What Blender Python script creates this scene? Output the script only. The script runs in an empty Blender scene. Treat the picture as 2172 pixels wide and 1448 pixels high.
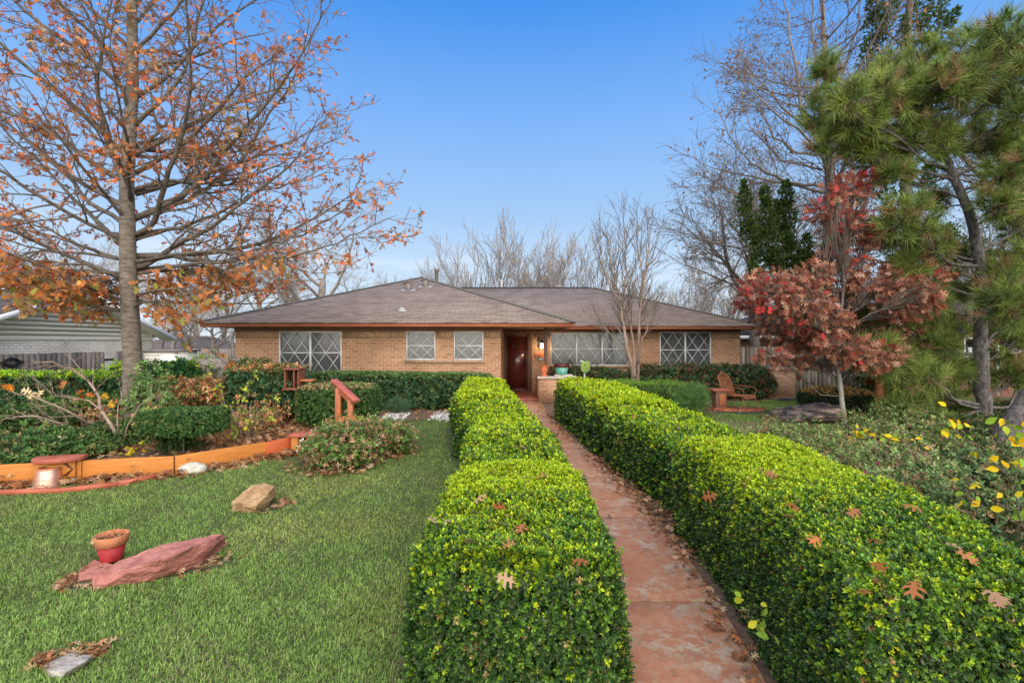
import bpy, bmesh, math
import numpy as np
from mathutils import Vector, noise as mnoise
rng = np.random.default_rng(11)
PI = math.pi
SC = bpy.context.scene
COL = SC.collection
# ---------------------------------------------------------------- measuring helpers (camera stands at 0,0,2.1 looking along +Y)
F, CX, CY, H = 1050.0, 1086.0, 724.0, 2.1
def zg(Y):
    t = np.clip((np.asarray(Y, float) - 5) / 8.5, 0, 1)
    return .22 * t * t * (3 - 2 * t)
def at(px, py, Y):
    return np.array([(px - CX) * Y / F, Y, H - (py - CY) * Y / F])
def hit(px, py, h=0.0):
    lo, hi = .8, 60.
    f = lambda Y: H - (py - CY) * Y / F - float(zg(Y)) - h
    for _ in range(60):
        m = (lo + hi) / 2
        if f(m) > 0: lo = m
        else: hi = m
    return at(px, py, lo)
def gz(x, y, h=0.): return np.array([x, y, float(zg(y)) + h])
def U(a, b, n=None): return rng.uniform(a, b, n)
def norm(v): return v / np.maximum(np.linalg.norm(v, axis=-1, keepdims=True), 1e-9)
def vnoise(P, scale, seed=0):
    r = np.random.default_rng(seed); o = np.zeros(len(P))
    for k in range(7):
        w = r.normal(size=3) * scale * (1 + .35 * k); o += np.sin(P @ w + r.uniform(0, 6.3)) / (1 + .25 * k)
    return o / 3.2
def inpoly(x, y, poly):
    c = np.zeros(len(x), bool); j = len(poly) - 1
    for i in range(len(poly)):
        xi, yi = poly[i][0], poly[i][1]; xj, yj = poly[j][0], poly[j][1]
        m = ((yi > y) != (yj > y)) & (x < (xj - xi) * (y - yi) / (yj - yi + 1e-12) + xi)
        c ^= m; j = i
    return c
# ---------------------------------------------------------------- object bookkeeping
def tag(o, label=None, cat=None, group=None, kind=None):
    if label: o['label'] = label
    if cat: o['category'] = cat
    if group: o['group'] = group
    if kind: o['kind'] = kind
    return o
def thing(name, label, cat, loc=(0, 0, 0), group=None):
    o = bpy.data.objects.new(name, None); COL.objects.link(o); o.location = [float(c) for c in loc]
    o.empty_display_size = .2
    return tag(o, label, cat, group)
def dup(root, loc, rotz=0., scale=1., label=None, group=None):
    r = root.copy(); COL.objects.link(r); r.location = [float(c) for c in loc]; r.rotation_euler = (0, 0, rotz); r.scale = (scale,) * 3 if np.isscalar(scale) else scale
    if label: r['label'] = label
    if group: r['group'] = group
    for ch in list(root.children):
        c = ch.copy(); COL.objects.link(c); c.parent = r
        for g in ch.children:
            d = g.copy(); COL.objects.link(d); d.parent = c
    return r
class Soup:
    def __init__(s): s.v, s.i, s.c, s.col, s.mi, s.n = [], [], [], [], [], 0
    def add(s, V, faces, col=(1, 1, 1), mi=0):
        V = np.asarray(V, float); k = len(V); s.v.append(V)
        col = np.asarray(col, float); s.col.append(np.broadcast_to(col, (k, 3)) if col.ndim == 1 else col)
        for f in faces:
            s.i.append(np.asarray(f, np.int64) + s.n); s.c.append(np.array([len(f)])); s.mi.append(np.array([mi]))
        s.n += k
    def inst(s, T, P, R, S, C, mi=0):
        tv, tf, tc = T; n = len(P); k = len(tv)
        if n == 0: return
        S = np.asarray(S, float); L = tv[None] * (S[:, None, None] if S.ndim == 1 else S[:, None, :])
        V = np.einsum('nij,nkj->nki', R, L) + P[:, None, :]
        s.v.append(V.reshape(-1, 3))
        s.col.append((C[:, None, :] * tc[None, :, None]).reshape(-1, 3))
        off = s.n + np.arange(n) * k
        for f in tf:
            f = np.asarray(f); s.i.append((off[:, None] + f[None]).reshape(-1)); s.c.append(np.full(n, len(f))); s.mi.append(np.full(n, mi))
        s.n += n * k
    def box(s, lo, hi, col=(1, 1, 1), mi=0, R=None, o=(0, 0, 0)):
        x0, y0, z0 = lo; x1, y1, z1 = hi
        V = np.array([(x0, y0, z0), (x1, y0, z0), (x1, y1, z0), (x0, y1, z0), (x0, y0, z1), (x1, y0, z1), (x1, y1, z1), (x0, y1, z1)], float)
        if R is not None: V = V @ np.asarray(R).T
        s.add(V + np.asarray(o, float), [(3, 2, 1, 0), (4, 5, 6, 7), (0, 1, 5, 4), (1, 2, 6, 5), (2, 3, 7, 6), (3, 0, 4, 7)], col, mi)
    def bar(s, a, b, w, t, up=(0, 0, 1), col=(1, 1, 1), mi=0):
        a = np.asarray(a, float); b = np.asarray(b, float); d = b - a; L = np.linalg.norm(d); y = d / L
        x = np.cross(y, up); x /= np.linalg.norm(x); z = np.cross(x, y)
        s.box((-w / 2, 0, -t / 2), (w / 2, L, t / 2), col, mi, np.stack([x, y, z], 1), a)
    def tube(s, P, r, sides=6, col=(1, 1, 1), mi=0, cap=True):
        P = np.asarray(P, float); m = len(P); r = np.broadcast_to(np.asarray(r, float), (m,))
        T = np.gradient(P, axis=0); T = norm(T)
        mean = norm(P[-1] - P[0]); ref = np.array([1., 0, 0]) if abs(mean[0]) < .6 else np.array([0, 1., 0])
        X = norm(np.cross(T, ref)); Yv = np.cross(T, X)
        a = np.arange(sides) * 2 * PI / sides
        V = P[:, None] + r[:, None, None] * (np.cos(a)[None, :, None] * X[:, None] + np.sin(a)[None, :, None] * Yv[:, None])
        s.v.append(V.reshape(-1, 3)); s.col.append(np.broadcast_to(np.asarray(col, float), (m * sides, 3)))
        j = np.arange(sides); k = (j + 1) % sides
        q = np.stack([j, k, k + sides, j + sides], 1)
        q = (q[None] + (np.arange(m - 1) * sides)[:, None, None]).reshape(-1, 4) + s.n
        s.i.append(q.reshape(-1)); s.c.append(np.full(len(q), 4)); s.mi.append(np.full(len(q), mi))
        if cap and sides > 3:
            s.i.append(np.arange(sides)[::-1] + s.n); s.i.append(np.arange(sides) + s.n + (m - 1) * sides)
            s.c.append(np.array([sides, sides])); s.mi.append(np.array([mi, mi]))
        s.n += m * sides
    def lathe(s, prof, o=(0, 0, 0), sides=28, col=(1, 1, 1), mi=0, wob=0):
        prof = np.asarray(prof, float); a = np.arange(sides) * 2 * PI / sides
        V = np.stack([prof[:, 0, None] * np.cos(a), prof[:, 0, None] * np.sin(a), np.repeat(prof[:, 1, None], sides, 1)], 2).reshape(-1, 3)
        fs = []
        for i in range(len(prof) - 1):
            for j in range(sides):
                k = (j + 1) % sides; fs.append((i * sides + j, i * sides + k, (i + 1) * sides + k, (i + 1) * sides + j))
        s.add(V + np.asarray(o, float), fs, col, mi)
    def prism(s, poly, y0, y1, col=(1, 1, 1), mi=0, o=(0, 0, 0), R=None):   # poly in x,z extruded along y
        n = len(poly); V = np.array([(p[0], y0, p[1]) for p in poly] + [(p[0], y1, p[1]) for p in poly], float)
        if R is not None: V = V @ np.asarray(R).T
        fs = [tuple(range(n)), tuple(range(2 * n - 1, n - 1, -1))] + [(j, j + n, (j + 1) % n + n, (j + 1) % n) for j in range(n)]
        s.add(V + np.asarray(o, float), fs, col, mi)
    def build(s, name, mats, parent=None, origin=None, smooth=False, uv=None, bevel=0.):
        if origin is None: origin = np.array(parent.matrix_basis.translation if parent is not None else (0, 0, 0), float)
        pw = parent
        if parent is not None:
            origin = np.zeros(3); q = parent
            while q is not None: origin = origin + np.array(q.location); q = q.parent
        V = np.concatenate(s.v) - np.asarray(origin, float)
        I = np.concatenate(s.i).astype(np.int32); C = np.concatenate(s.c).astype(np.int32); MI = np.concatenate(s.mi).astype(np.int32)
        me = bpy.data.meshes.new(name)
        me.vertices.add(len(V)); me.vertices.foreach_set('co', V.astype(np.float32).ravel())
        me.loops.add(len(I)); me.loops.foreach_set('vertex_index', I)
        me.polygons.add(len(C)); st = np.concatenate([[0], np.cumsum(C)[:-1]]).astype(np.int32)
        me.polygons.foreach_set('loop_start', st)
        me.polygons.foreach_set('material_index', MI)
        if smooth: me.polygons.foreach_set('use_smooth', np.ones(len(C), bool))
        me.update(calc_edges=True)
        ca = me.color_attributes.new('Col', 'FLOAT_COLOR', 'POINT')
        cc = np.ones((len(V), 4), np.float32); cc[:, :3] = np.concatenate(s.col); ca.data.foreach_set('color', cc.ravel())
        if uv:
            N = np.zeros(len(C) * 3, np.float32); me.polygons.foreach_get('normal', N); N = N.reshape(-1, 3)
            t = np.stack([-N[:, 1], N[:, 0], np.zeros(len(N))], 1); l = np.linalg.norm(t, axis=1); flat = l < .03
            t[flat] = (1, 0, 0); t = norm(t); b = np.cross(N, t)
            if uv == 'rot': t, b = b, t
            Vw = V + np.asarray(origin, float)
            fi = np.repeat(np.arange(len(C)), C); pv = Vw[I]
            uvv = np.stack([(pv * t[fi]).sum(1), (pv * b[fi]).sum(1)], 1)
            ul = me.uv_layers.new(name='UVMap'); ul.data.foreach_set('uv', uvv.astype(np.float32).ravel())
        for m in (mats if isinstance(mats, (list, tuple)) else [mats]): me.materials.append(m)
        o = bpy.data.objects.new(name, me); COL.objects.link(o)
        if parent is not None: o.parent = parent
        else: o.location = [float(c) for c in origin]
        if bevel:
            b = o.modifiers.new('bevel', 'BEVEL'); b.width = bevel; b.segments = 2; b.limit_method = 'ANGLE'; b.angle_limit = .7
        return o
# ---------------------------------------------------------------- materials
def mat(name, col=(.5, .5, .5), rough=.6, col2=None, nscale=6., nlo=.35, nhi=.65, detail=6., attr=False, transl=0., bump=0., bscale=40., metal=0., stretch=None, spec=.5, coat=0., emit=None, nmul=0.):
    m = bpy.data.materials.new(name); m.use_nodes = True; nt = m.node_tree; N = nt.nodes; L = nt.links; N.clear()
    out = N.new('ShaderNodeOutputMaterial'); b = N.new('ShaderNodeBsdfPrincipled'); L.new(b.outputs[0], out.inputs[0])
    b.inputs['Roughness'].default_value = rough; b.inputs['Metallic'].default_value = metal; b.inputs['Specular IOR Level'].default_value = spec
    b.inputs['Coat Weight'].default_value = coat
    src = None
    tc = N.new('ShaderNodeTexCoord'); mp = N.new('ShaderNodeMapping'); L.new(tc.outputs['Object'], mp.inputs[0])
    if stretch: mp.inputs['Scale'].default_value = stretch
    if attr:
        a = N.new('ShaderNodeAttribute'); a.attribute_name = 'Col'; src = a.outputs['Color']
    if col2 is not None or nmul:
        nz = N.new('ShaderNodeTexNoise'); nz.inputs['Scale'].default_value = nscale; nz.inputs['Detail'].default_value = detail; nz.inputs['Roughness'].default_value = .62
        L.new(mp.outputs[0], nz.inputs['Vector'])
        r = N.new('ShaderNodeMapRange'); r.inputs[1].default_value = nlo; r.inputs[2].default_value = nhi; L.new(nz.outputs['Fac'], r.inputs[0])
        if nmul:
            r.inputs[3].default_value = 1 - nmul; r.inputs[4].default_value = 1 + nmul * .6
            mx = N.new('ShaderNodeVectorMath'); mx.operation = 'SCALE'; L.new(r.outputs[0], mx.inputs['Scale'])
            if src is None: mx.inputs[0].default_value = col
            else: L.new(src, mx.inputs[0])
            src = mx.outputs[0]
        else:
            mx = N.new('ShaderNodeMix'); mx.data_type = 'RGBA'; L.new(r.outputs[0], mx.inputs[0]); mx.inputs[6].default_value = (*col, 1); mx.inputs[7].default_value = (*col2, 1)
            src = mx.outputs[2]
            if attr:
                m2 = N.new('ShaderNodeMix'); m2.data_type = 'RGBA'; m2.blend_type = 'MULTIPLY'; m2.inputs[0].default_value = 1
                L.new(a.outputs['Color'], m2.inputs[6]); L.new(src, m2.inputs[7]); src = m2.outputs[2]
    if src is not None: L.new(src, b.inputs['Base Color'])
    else: b.inputs['Base Color'].default_value = (*col, 1)
    if bump:
        nb = N.new('ShaderNodeTexNoise'); nb.inputs['Scale'].default_value = bscale; nb.inputs['Detail'].default_value = 8; nb.inputs['Roughness'].default_value = .65; L.new(mp.outputs[0], nb.inputs['Vector'])
        bp = N.new('ShaderNodeBump'); bp.inputs['Strength'].default_value = bump; bp.inputs['Distance'].default_value = .03; L.new(nb.outputs['Fac'], bp.inputs['Height']); L.new(bp.outputs[0], b.inputs['Normal'])
    if transl:
        t = N.new('ShaderNodeBsdfTranslucent'); mx = N.new('ShaderNodeMixShader'); mx.inputs[0].default_value = transl
        if src is not None: L.new(src, t.inputs[0])
        else: t.inputs[0].default_value = (*col, 1)
        L.new(b.outputs[0], mx.inputs[1]); L.new(t.outputs[0], mx.inputs[2]); L.new(mx.outputs[0], out.inputs[0])
    if emit:
        b.inputs['Emission Color'].default_value = (*col, 1); b.inputs['Emission Strength'].default_value = emit
    return m
def brickmat(name, c1, c2, mortar, bw, rh, ms, bump=.5, off=.5, rough=.85, fine=.35, bias=0., saw=False):
    m = mat(name, rough=rough, spec=.08); nt = m.node_tree; N = nt.nodes; L = nt.links
    b = [n for n in N if n.type == 'BSDF_PRINCIPLED'][0]
    uv = N.new('ShaderNodeUVMap'); br = N.new('ShaderNodeTexBrick'); br.inputs['Scale'].default_value = 1
    nzw = N.new('ShaderNodeTexNoise'); nzw.inputs['Scale'].default_value = 9; L.new(uv.outputs[0], nzw.inputs['Vector'])
    sb = N.new('ShaderNodeVectorMath'); sb.operation = 'SUBTRACT'; L.new(nzw.outputs['Color'], sb.inputs[0]); sb.inputs[1].default_value = (.5, .5, .5)
    sc = N.new('ShaderNodeVectorMath'); sc.operation = 'SCALE'; sc.inputs['Scale'].default_value = .02; L.new(sb.outputs[0], sc.inputs[0])
    ad = N.new('ShaderNodeVectorMath'); L.new(uv.outputs[0], ad.inputs[0]); L.new(sc.outputs[0], ad.inputs[1]); L.new(ad.outputs[0], br.inputs['Vector'])
    br.inputs['Color1'].default_value = (*c1, 1); br.inputs['Color2'].default_value = (*c2, 1); br.inputs['Mortar'].default_value = (*mortar, 1)
    br.inputs['Brick Width'].default_value = bw; br.inputs['Row Height'].default_value = rh; br.inputs['Mortar Size'].default_value = ms; br.inputs['Mortar Smooth'].default_value = .3; br.offset = off; br.inputs['Bias'].default_value = bias
    nz = N.new('ShaderNodeTexNoise'); nz.inputs['Scale'].default_value = 26; nz.inputs['Detail'].default_value = 8; L.new(uv.outputs[0], nz.inputs['Vector'])
    big = N.new('ShaderNodeTexNoise'); big.inputs['Scale'].default_value = .9; big.inputs['Detail'].default_value = 5; L.new(uv.outputs[0], big.inputs['Vector'])
    s1 = N.new('ShaderNodeMath'); s1.operation = 'ADD'; L.new(nz.outputs['Fac'], s1.inputs[0]); L.new(big.outputs['Fac'], s1.inputs[1])
    r = N.new('ShaderNodeMapRange'); r.inputs[1].default_value = .65; r.inputs[2].default_value = 1.35; r.inputs[3].default_value = 1 - fine; r.inputs[4].default_value = 1 + fine; L.new(s1.outputs[0], r.inputs[0])
    v = N.new('ShaderNodeVectorMath'); v.operation = 'SCALE'; L.new(br.outputs['Color'], v.inputs[0]); L.new(r.outputs[0], v.inputs['Scale']); L.new(v.outputs[0], b.inputs['Base Color'])
    h = N.new('ShaderNodeMath'); h.operation = 'MULTIPLY_ADD'; L.new(br.outputs['Fac'], h.inputs[0]); h.inputs[1].default_value = -.8; L.new(nz.outputs['Fac'], h.inputs[2]); hh = h.outputs[0]
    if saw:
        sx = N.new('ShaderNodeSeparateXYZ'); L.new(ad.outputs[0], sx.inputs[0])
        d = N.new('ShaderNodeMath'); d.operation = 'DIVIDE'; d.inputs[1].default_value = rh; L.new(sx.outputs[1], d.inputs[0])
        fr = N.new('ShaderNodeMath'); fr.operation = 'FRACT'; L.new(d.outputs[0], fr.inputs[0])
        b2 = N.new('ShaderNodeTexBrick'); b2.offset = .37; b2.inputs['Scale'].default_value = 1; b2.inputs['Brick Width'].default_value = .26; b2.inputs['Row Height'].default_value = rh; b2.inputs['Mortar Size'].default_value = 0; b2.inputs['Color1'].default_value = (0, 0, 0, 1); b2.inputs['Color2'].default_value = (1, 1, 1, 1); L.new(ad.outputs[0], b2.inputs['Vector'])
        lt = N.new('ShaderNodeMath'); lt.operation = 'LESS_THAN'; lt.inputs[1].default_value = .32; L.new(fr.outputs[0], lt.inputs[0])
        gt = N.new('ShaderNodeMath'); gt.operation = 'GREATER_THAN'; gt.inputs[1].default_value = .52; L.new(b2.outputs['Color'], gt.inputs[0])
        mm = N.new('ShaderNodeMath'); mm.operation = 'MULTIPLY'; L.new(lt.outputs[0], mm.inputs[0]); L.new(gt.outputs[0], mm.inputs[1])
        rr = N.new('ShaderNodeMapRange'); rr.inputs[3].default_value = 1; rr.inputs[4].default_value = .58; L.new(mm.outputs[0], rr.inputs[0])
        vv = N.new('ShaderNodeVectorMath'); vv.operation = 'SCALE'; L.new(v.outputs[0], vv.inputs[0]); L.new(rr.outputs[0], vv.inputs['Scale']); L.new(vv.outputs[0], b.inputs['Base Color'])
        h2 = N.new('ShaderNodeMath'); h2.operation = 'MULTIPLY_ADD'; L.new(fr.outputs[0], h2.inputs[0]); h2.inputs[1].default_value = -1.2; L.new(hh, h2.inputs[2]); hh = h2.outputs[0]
    bp = N.new('ShaderNodeBump'); bp.inputs['Strength'].default_value = bump; bp.inputs['Distance'].default_value = .02; L.new(hh, bp.inputs['Height']); L.new(bp.outputs[0], b.inputs['Normal'])
    return m
M = {}
M['leaf'] = mat('leaf', attr=True, rough=.6, transl=.22, spec=.08)
M['hedge_leaf'] = mat('hedge_leaf', attr=True, rough=.42, transl=.25, spec=.3)
M['dry_leaf'] = mat('dry_leaf', attr=True, rough=.8, transl=.22, spec=.05)
M['needle'] = mat('needle', attr=True, rough=.5, transl=.15, spec=.3)
M['grass'] = mat('grass_blade', attr=True, rough=.6, transl=.25, spec=.15)
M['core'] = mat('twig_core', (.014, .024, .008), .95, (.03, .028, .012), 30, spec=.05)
M['bark'] = mat('bark', (.075, .058, .044), .9, (.19, .155, .12), 9, bump=.7, bscale=22, stretch=(1, 1, 2.2))
M['bark_oak'] = mat('bark_oak', (.10, .078, .058), .9, (.26, .21, .16), 7, bump=.6, bscale=20, stretch=(1, 1, 3.0))
M['bark_dark'] = mat('bark_dark', (.045, .036, .03), .95, (.19, .165, .145), 16, bump=1., bscale=26, stretch=(1, 1, .45))
M['bark_pale'] = mat('bark_pale', (.20, .155, .125), .9, (.62, .57, .51), 11, nlo=.42, nhi=.58, bump=.5, bscale=25)
M['twig'] = mat('twig', (.12, .092, .07), .9, (.20, .16, .125), 5)
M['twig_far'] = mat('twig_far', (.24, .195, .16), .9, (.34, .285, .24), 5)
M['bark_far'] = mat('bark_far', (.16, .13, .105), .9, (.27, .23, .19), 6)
M['twig_tan'] = mat('twig_tan', (.22, .155, .11), .9, (.34, .25, .18), 12)
M['brick'] = brickmat('brick', (.51, .265, .145), (.36, .175, .09), (.53, .385, .255), .22, .08, .012, bump=.8)
M['brick_dark'] = brickmat('brick_brown', (.26, .14, .085), (.36, .20, .12), (.33, .25, .18), .2, .075, .01)
M['brick_white'] = brickmat('brick_white', (.82, .77, .66), (.72, .66, .56), (.56, .51, .43), .24, .085, .012, bump=1.)
M['brick_red'] = brickmat('brick_red', (.20, .075, .05), (.26, .11, .075), (.2, .15, .12), .2, .07, .01)
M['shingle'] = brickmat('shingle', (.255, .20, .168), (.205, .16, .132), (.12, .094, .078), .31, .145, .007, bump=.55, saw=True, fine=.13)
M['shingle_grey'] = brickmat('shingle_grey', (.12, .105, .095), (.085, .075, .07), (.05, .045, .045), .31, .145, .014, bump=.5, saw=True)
M['ridge'] = mat('ridge_cap', (.085, .085, .072), .9, (.14, .125, .105), 14, bump=.4)
M['fascia'] = mat('fascia_paint', (.36, .105, .045), .55, (.43, .14, .062), 3)
M['soffit'] = mat('soffit_paint', (.17, .075, .04), .7, (.22, .10, .055), 4)
M['brown'] = mat('brown_paint', (.10, .042, .022), .55, (.15, .062, .032), 8)
M['door'] = mat('door_paint', (.085, .013, .011), .3, (.13, .028, .02), 2.2, coat=.5)
M['white_metal'] = mat('white_metal', (.68, .68, .66), .45, (.78, .78, .76), 8)
M['blind'] = mat('blind', (.34, .345, .335), .7, (.41, .41, .40), 3)
M['steel'] = mat('steel', (.45, .45, .46), .35, metal=.9)
M['vent'] = mat('vent_metal', (.16, .13, .11), .55, (.22, .185, .16), 10)
M['flash'] = mat('flashing', (.36, .34, .32), .6)
M['fence_wood'] = mat('fence_wood', (.75, .75, .75), .9, (1.15, 1.12, 1.08), 5, attr=True, stretch=(9, 9, 1), bump=.4, bscale=14)
M['siding'] = mat('siding', (.86, .81, .71), .6, (.86, .82, .73), 2)
M['white'] = mat('white_paint', (.78, .78, .76), .5, (.84, .84, .82), 3)
M['concrete'] = mat('concrete', (.42, .37, .31), .85, (.55, .50, .43), 9, bump=.3, bscale=60)
M['porch'] = mat('porch_paint', (.27, .072, .042), .6, (.36, .11, .065), 6, bump=.1)
M['orange'] = mat('orange_board', (.44, .145, .016), .62, (.54, .20, .03), 4, stretch=(1, 1, 8), bump=.12, bscale=30)
M['redorange'] = mat('red_orange_board', (.44, .085, .022), .6, (.52, .12, .035), 5, stretch=(1, 1, 6), bump=.12, bscale=30)
M['box_wood'] = mat('box_wood', (.13, .036, .018), .65, (.24, .075, .035), 6, stretch=(5, 5, 1), bump=.2, bscale=30)
M['redwood'] = mat('redwood', (.32, .085, .025), .55, (.48, .155, .055), 6, stretch=(5, 5, 1), bump=.15, bscale=30)
M['redwood_top'] = mat('redwood_top', (.33, .075, .042), .5, (.43, .125, .075), 7, bump=.1)
M['edging'] = mat('edging', (.36, .075, .035), .65, (.44, .12, .06), 6, bump=.2)
M['copper'] = mat('copper_pot', (.62, .30, .20), .42, (.78, .47, .35), 5, stretch=(1, 1, 12), metal=.75)
M['pot_red'] = mat('pot_red', (.27, .010, .012), .65, (.40, .028, .025), 12, bump=.15, bscale=60)
M['terracotta'] = mat('terracotta', (.38, .13, .05), .85, (.52, .215, .10), 11, bump=.25, bscale=70)
M['rock_pink'] = mat('rock_pink', (.30, .085, .06), .85, (.62, .265, .20), 5.5, bump=1.2, bscale=14, stretch=(1, 1, 3.2), nlo=.3, nhi=.7)
M['rock_tan'] = mat('rock_tan', (.24, .125, .05), .9, (.50, .32, .155), 6.5, bump=1.2, bscale=18, nlo=.3, nhi=.6)
M['rock_grey'] = mat('rock_grey', (.33, .31, .235), .9, (.54, .52, .43), 12, bump=.6, bscale=22)
M['rock_dark'] = mat('rock_dark', (.045, .034, .028), .9, (.33, .23, .16), 3.0, nlo=.44, nhi=.62, bump=1.2, bscale=7, stretch=(1, 1, 4))
M['stump'] = mat('stump_wood', (.28, .23, .18), .9, (.58, .52, .44), 10, bump=1., bscale=18, stretch=(1, 3, 1))
M['green_pot'] = mat('green_pot', (.07, .30, .215), .4, (.16, .42, .33), 4, stretch=(3, 3, 1))
M['maroon'] = mat('maroon_glaze', (.10, .012, .01), .35)
M['orange_paint'] = mat('orange_paint', (.56, .12, .03), .6, (.62, .17, .06), 7)
M['sign_green'] = mat('sign_green', (.20, .30, .055), .55, (.25, .36, .09), 12)
M['dark_mark'] = mat('dark_mark', (.03, .035, .02), .7)
M['grey_metal'] = mat('grey_metal', (.36, .39, .41), .5)
M['chair'] = mat('chair_metal', (.40, .13, .05), .55, (.50, .19, .08), 14, metal=.15)
M['black'] = mat('black_plastic', (.018, .018, .02), .45)
M['iron'] = mat('black_iron', (.02, .018, .016), .5)
M['white_stone'] = mat('white_stone', attr=True, rough=.8)
M['soil'] = mat('soil', (.085, .052, .032), .95, (.20, .125, .075), 22, bump=.6, bscale=50)
M['lawn'] = mat('lawn_soil', (.045, .06, .018), .95, (.085, .105, .03), 5, bump=.4, bscale=60)
M['lamp_on'] = mat('lamp_glass', (1., .80, .52), .4, emit=9.)
M['backyard'] = mat('far_ground', (.05, .07, .025), .95, (.10, .095, .04), 1.3)
# ---------------------------------------------------------------- glass
def glassmat(name, tint, gloss):
    m = bpy.data.materials.new(name); m.use_nodes = True; nt = m.node_tree; N = nt.nodes; L = nt.links; N.clear()
    out = N.new('ShaderNodeOutputMaterial'); t = N.new('ShaderNodeBsdfTransparent'); t.inputs[0].default_value = (*tint, 1)
    g = N.new('ShaderNodeBsdfGlossy'); g.inputs['Roughness'].default_value = .12; g.inputs[0].default_value = (.8, .8, .8, 1)
    mx = N.new('ShaderNodeMixShader'); mx.inputs[0].default_value = gloss
    L.new(t.outputs[0], mx.inputs[1]); L.new(g.outputs[0], mx.inputs[2]); L.new(mx.outputs[0], out.inputs[0]); return m
M['screen'] = glassmat('screen_glass', (.50, .51, .50), .06)
M['glass_dark'] = glassmat('dark_glass', (.25, .27, .28), .2)
# ---------------------------------------------------------------- ground sheets
xs = np.unique(np.concatenate([np.linspace(-160, -20, 15), np.linspace(-20, 20, 41), np.linspace(20, 160, 15)]))
ys = np.unique(np.concatenate([np.linspace(-30, 3, 12), np.linspace(3, 18, 46), np.linspace(18, 60, 15), np.linspace(60, 400, 10)]))
def sheet(name, xs, ys, zf, m, kind='structure', mask=None):
    S = Soup(); X, Y = np.meshgrid(xs, ys); Z = zf(X, Y); V = np.stack([X, Y, Z], 2).reshape(-1, 3); nx = len(xs); fs = []
    for j in range(len(ys) - 1):
        for i in range(nx - 1):
            if mask is None or mask((xs[i] + xs[i + 1]) / 2, (ys[j] + ys[j + 1]) / 2): fs.append((j * nx + i, j * nx + i + 1, (j + 1) * nx + i + 1, (j + 1) * nx + i))
    S.add(V, fs); return tag(S.build(name, m, smooth=True), kind=kind)
sheet('lawn', xs, ys, lambda X, Y: zg(Y), M['lawn'])
# board line of the raised bed (ground points measured on the photograph)
BD = [hit(-330, 1052)[:2], hit(-40, 1034)[:2], hit(370, 1006)[:2], hit(565, 970)[:2], hit(620, 959)[:2]]
# raised bed and low bed as irregular sheets
def polysheet(name, poly, zf, m, step=.22, kind='structure'):
    P = np.array(poly); x0, y0 = P.min(0); x1, y1 = P.max(0)
    S = Soup(); gx = np.arange(x0, x1 + step, step); gy = np.arange(y0, y1 + step, step)
    bm = bmesh.new(); vs = [bm.verts.new((p[0], p[1], 0)) for p in poly]; f = bm.faces.new(vs)
    for ax, arr in ((0, gx[1:-1]), (1, gy[1:-1])):
        for c in arr:
            co = [0, 0, 0]; no = [0, 0, 0]; co[ax] = c; no[ax] = 1
            bmesh.ops.bisect_plane(bm, geom=bm.verts[:] + bm.edges[:] + bm.faces[:], plane_co=co, plane_no=no)
    bm.verts.index_update()
    V = np.array([v.co[:] for v in bm.verts]); V[:, 2] = zf(V[:, 0], V[:, 1])
    S.add(V, [[v.index for v in f.verts] for f in bm.faces]); bm.free()
    return tag(S.build(name, m, smooth=True), kind=kind)
bedhi = lambda X, Y: zg(Y) + .17 + .10 * np.clip((Y - 9.5) / 3, 0, 1) + .02 * np.sin(3.1 * X) * np.sin(2.3 * Y)
BED = [(p[0], p[1] + .03) for p in BD] + [(-3.85, 10.2), (-3.75, 12.2), (-13., 13.2), (-13.2, 9.0)]
polysheet('planting_bed', BED, bedhi, M['soil'])
def zbed(x, y): return float(bedhi(np.array(x), np.array(y)))
BED2 = [tuple(hit(640, 968)[:2]), tuple(hit(655, 1000)[:2]), tuple(hit(700, 1003)[:2]), tuple(hit(780, 985)[:2]), tuple(hit(855, 962)[:2]), tuple(hit(838, 915)[:2]), tuple(hit(850, 893)[:2]), tuple(hit(960, 888)[:2]), (-1.2, 12.3), (-1.0, 14.55), (-8.1, 14.55), (-8.1, 12.9), (-3.8, 11.5)]
polysheet('flower_bed', BED2, lambda X, Y: zg(Y) + .012, M['soil'])
BED3 = [(2.2, 3.0), (2.6, 8.6), (4.4, 11.9), (7.4, 11.6), (10.2, 13.6), (13.5, 14.5), (18, 14.5), (18, 3.5), (6, 3.2)]
polysheet('shrub_bed', BED3, lambda X, Y: zg(Y) + .02, M['soil'])
BED4 = [(2.0, 15.3), (2.2, 17.35), (9.4, 16.95), (9.3, 16.0), (6.6, 15.2), (5.4, 13.0), (3.2, 12.8)]
polysheet('house_bed', BED4, lambda X, Y: zg(Y) + .014, M['soil'])
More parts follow.
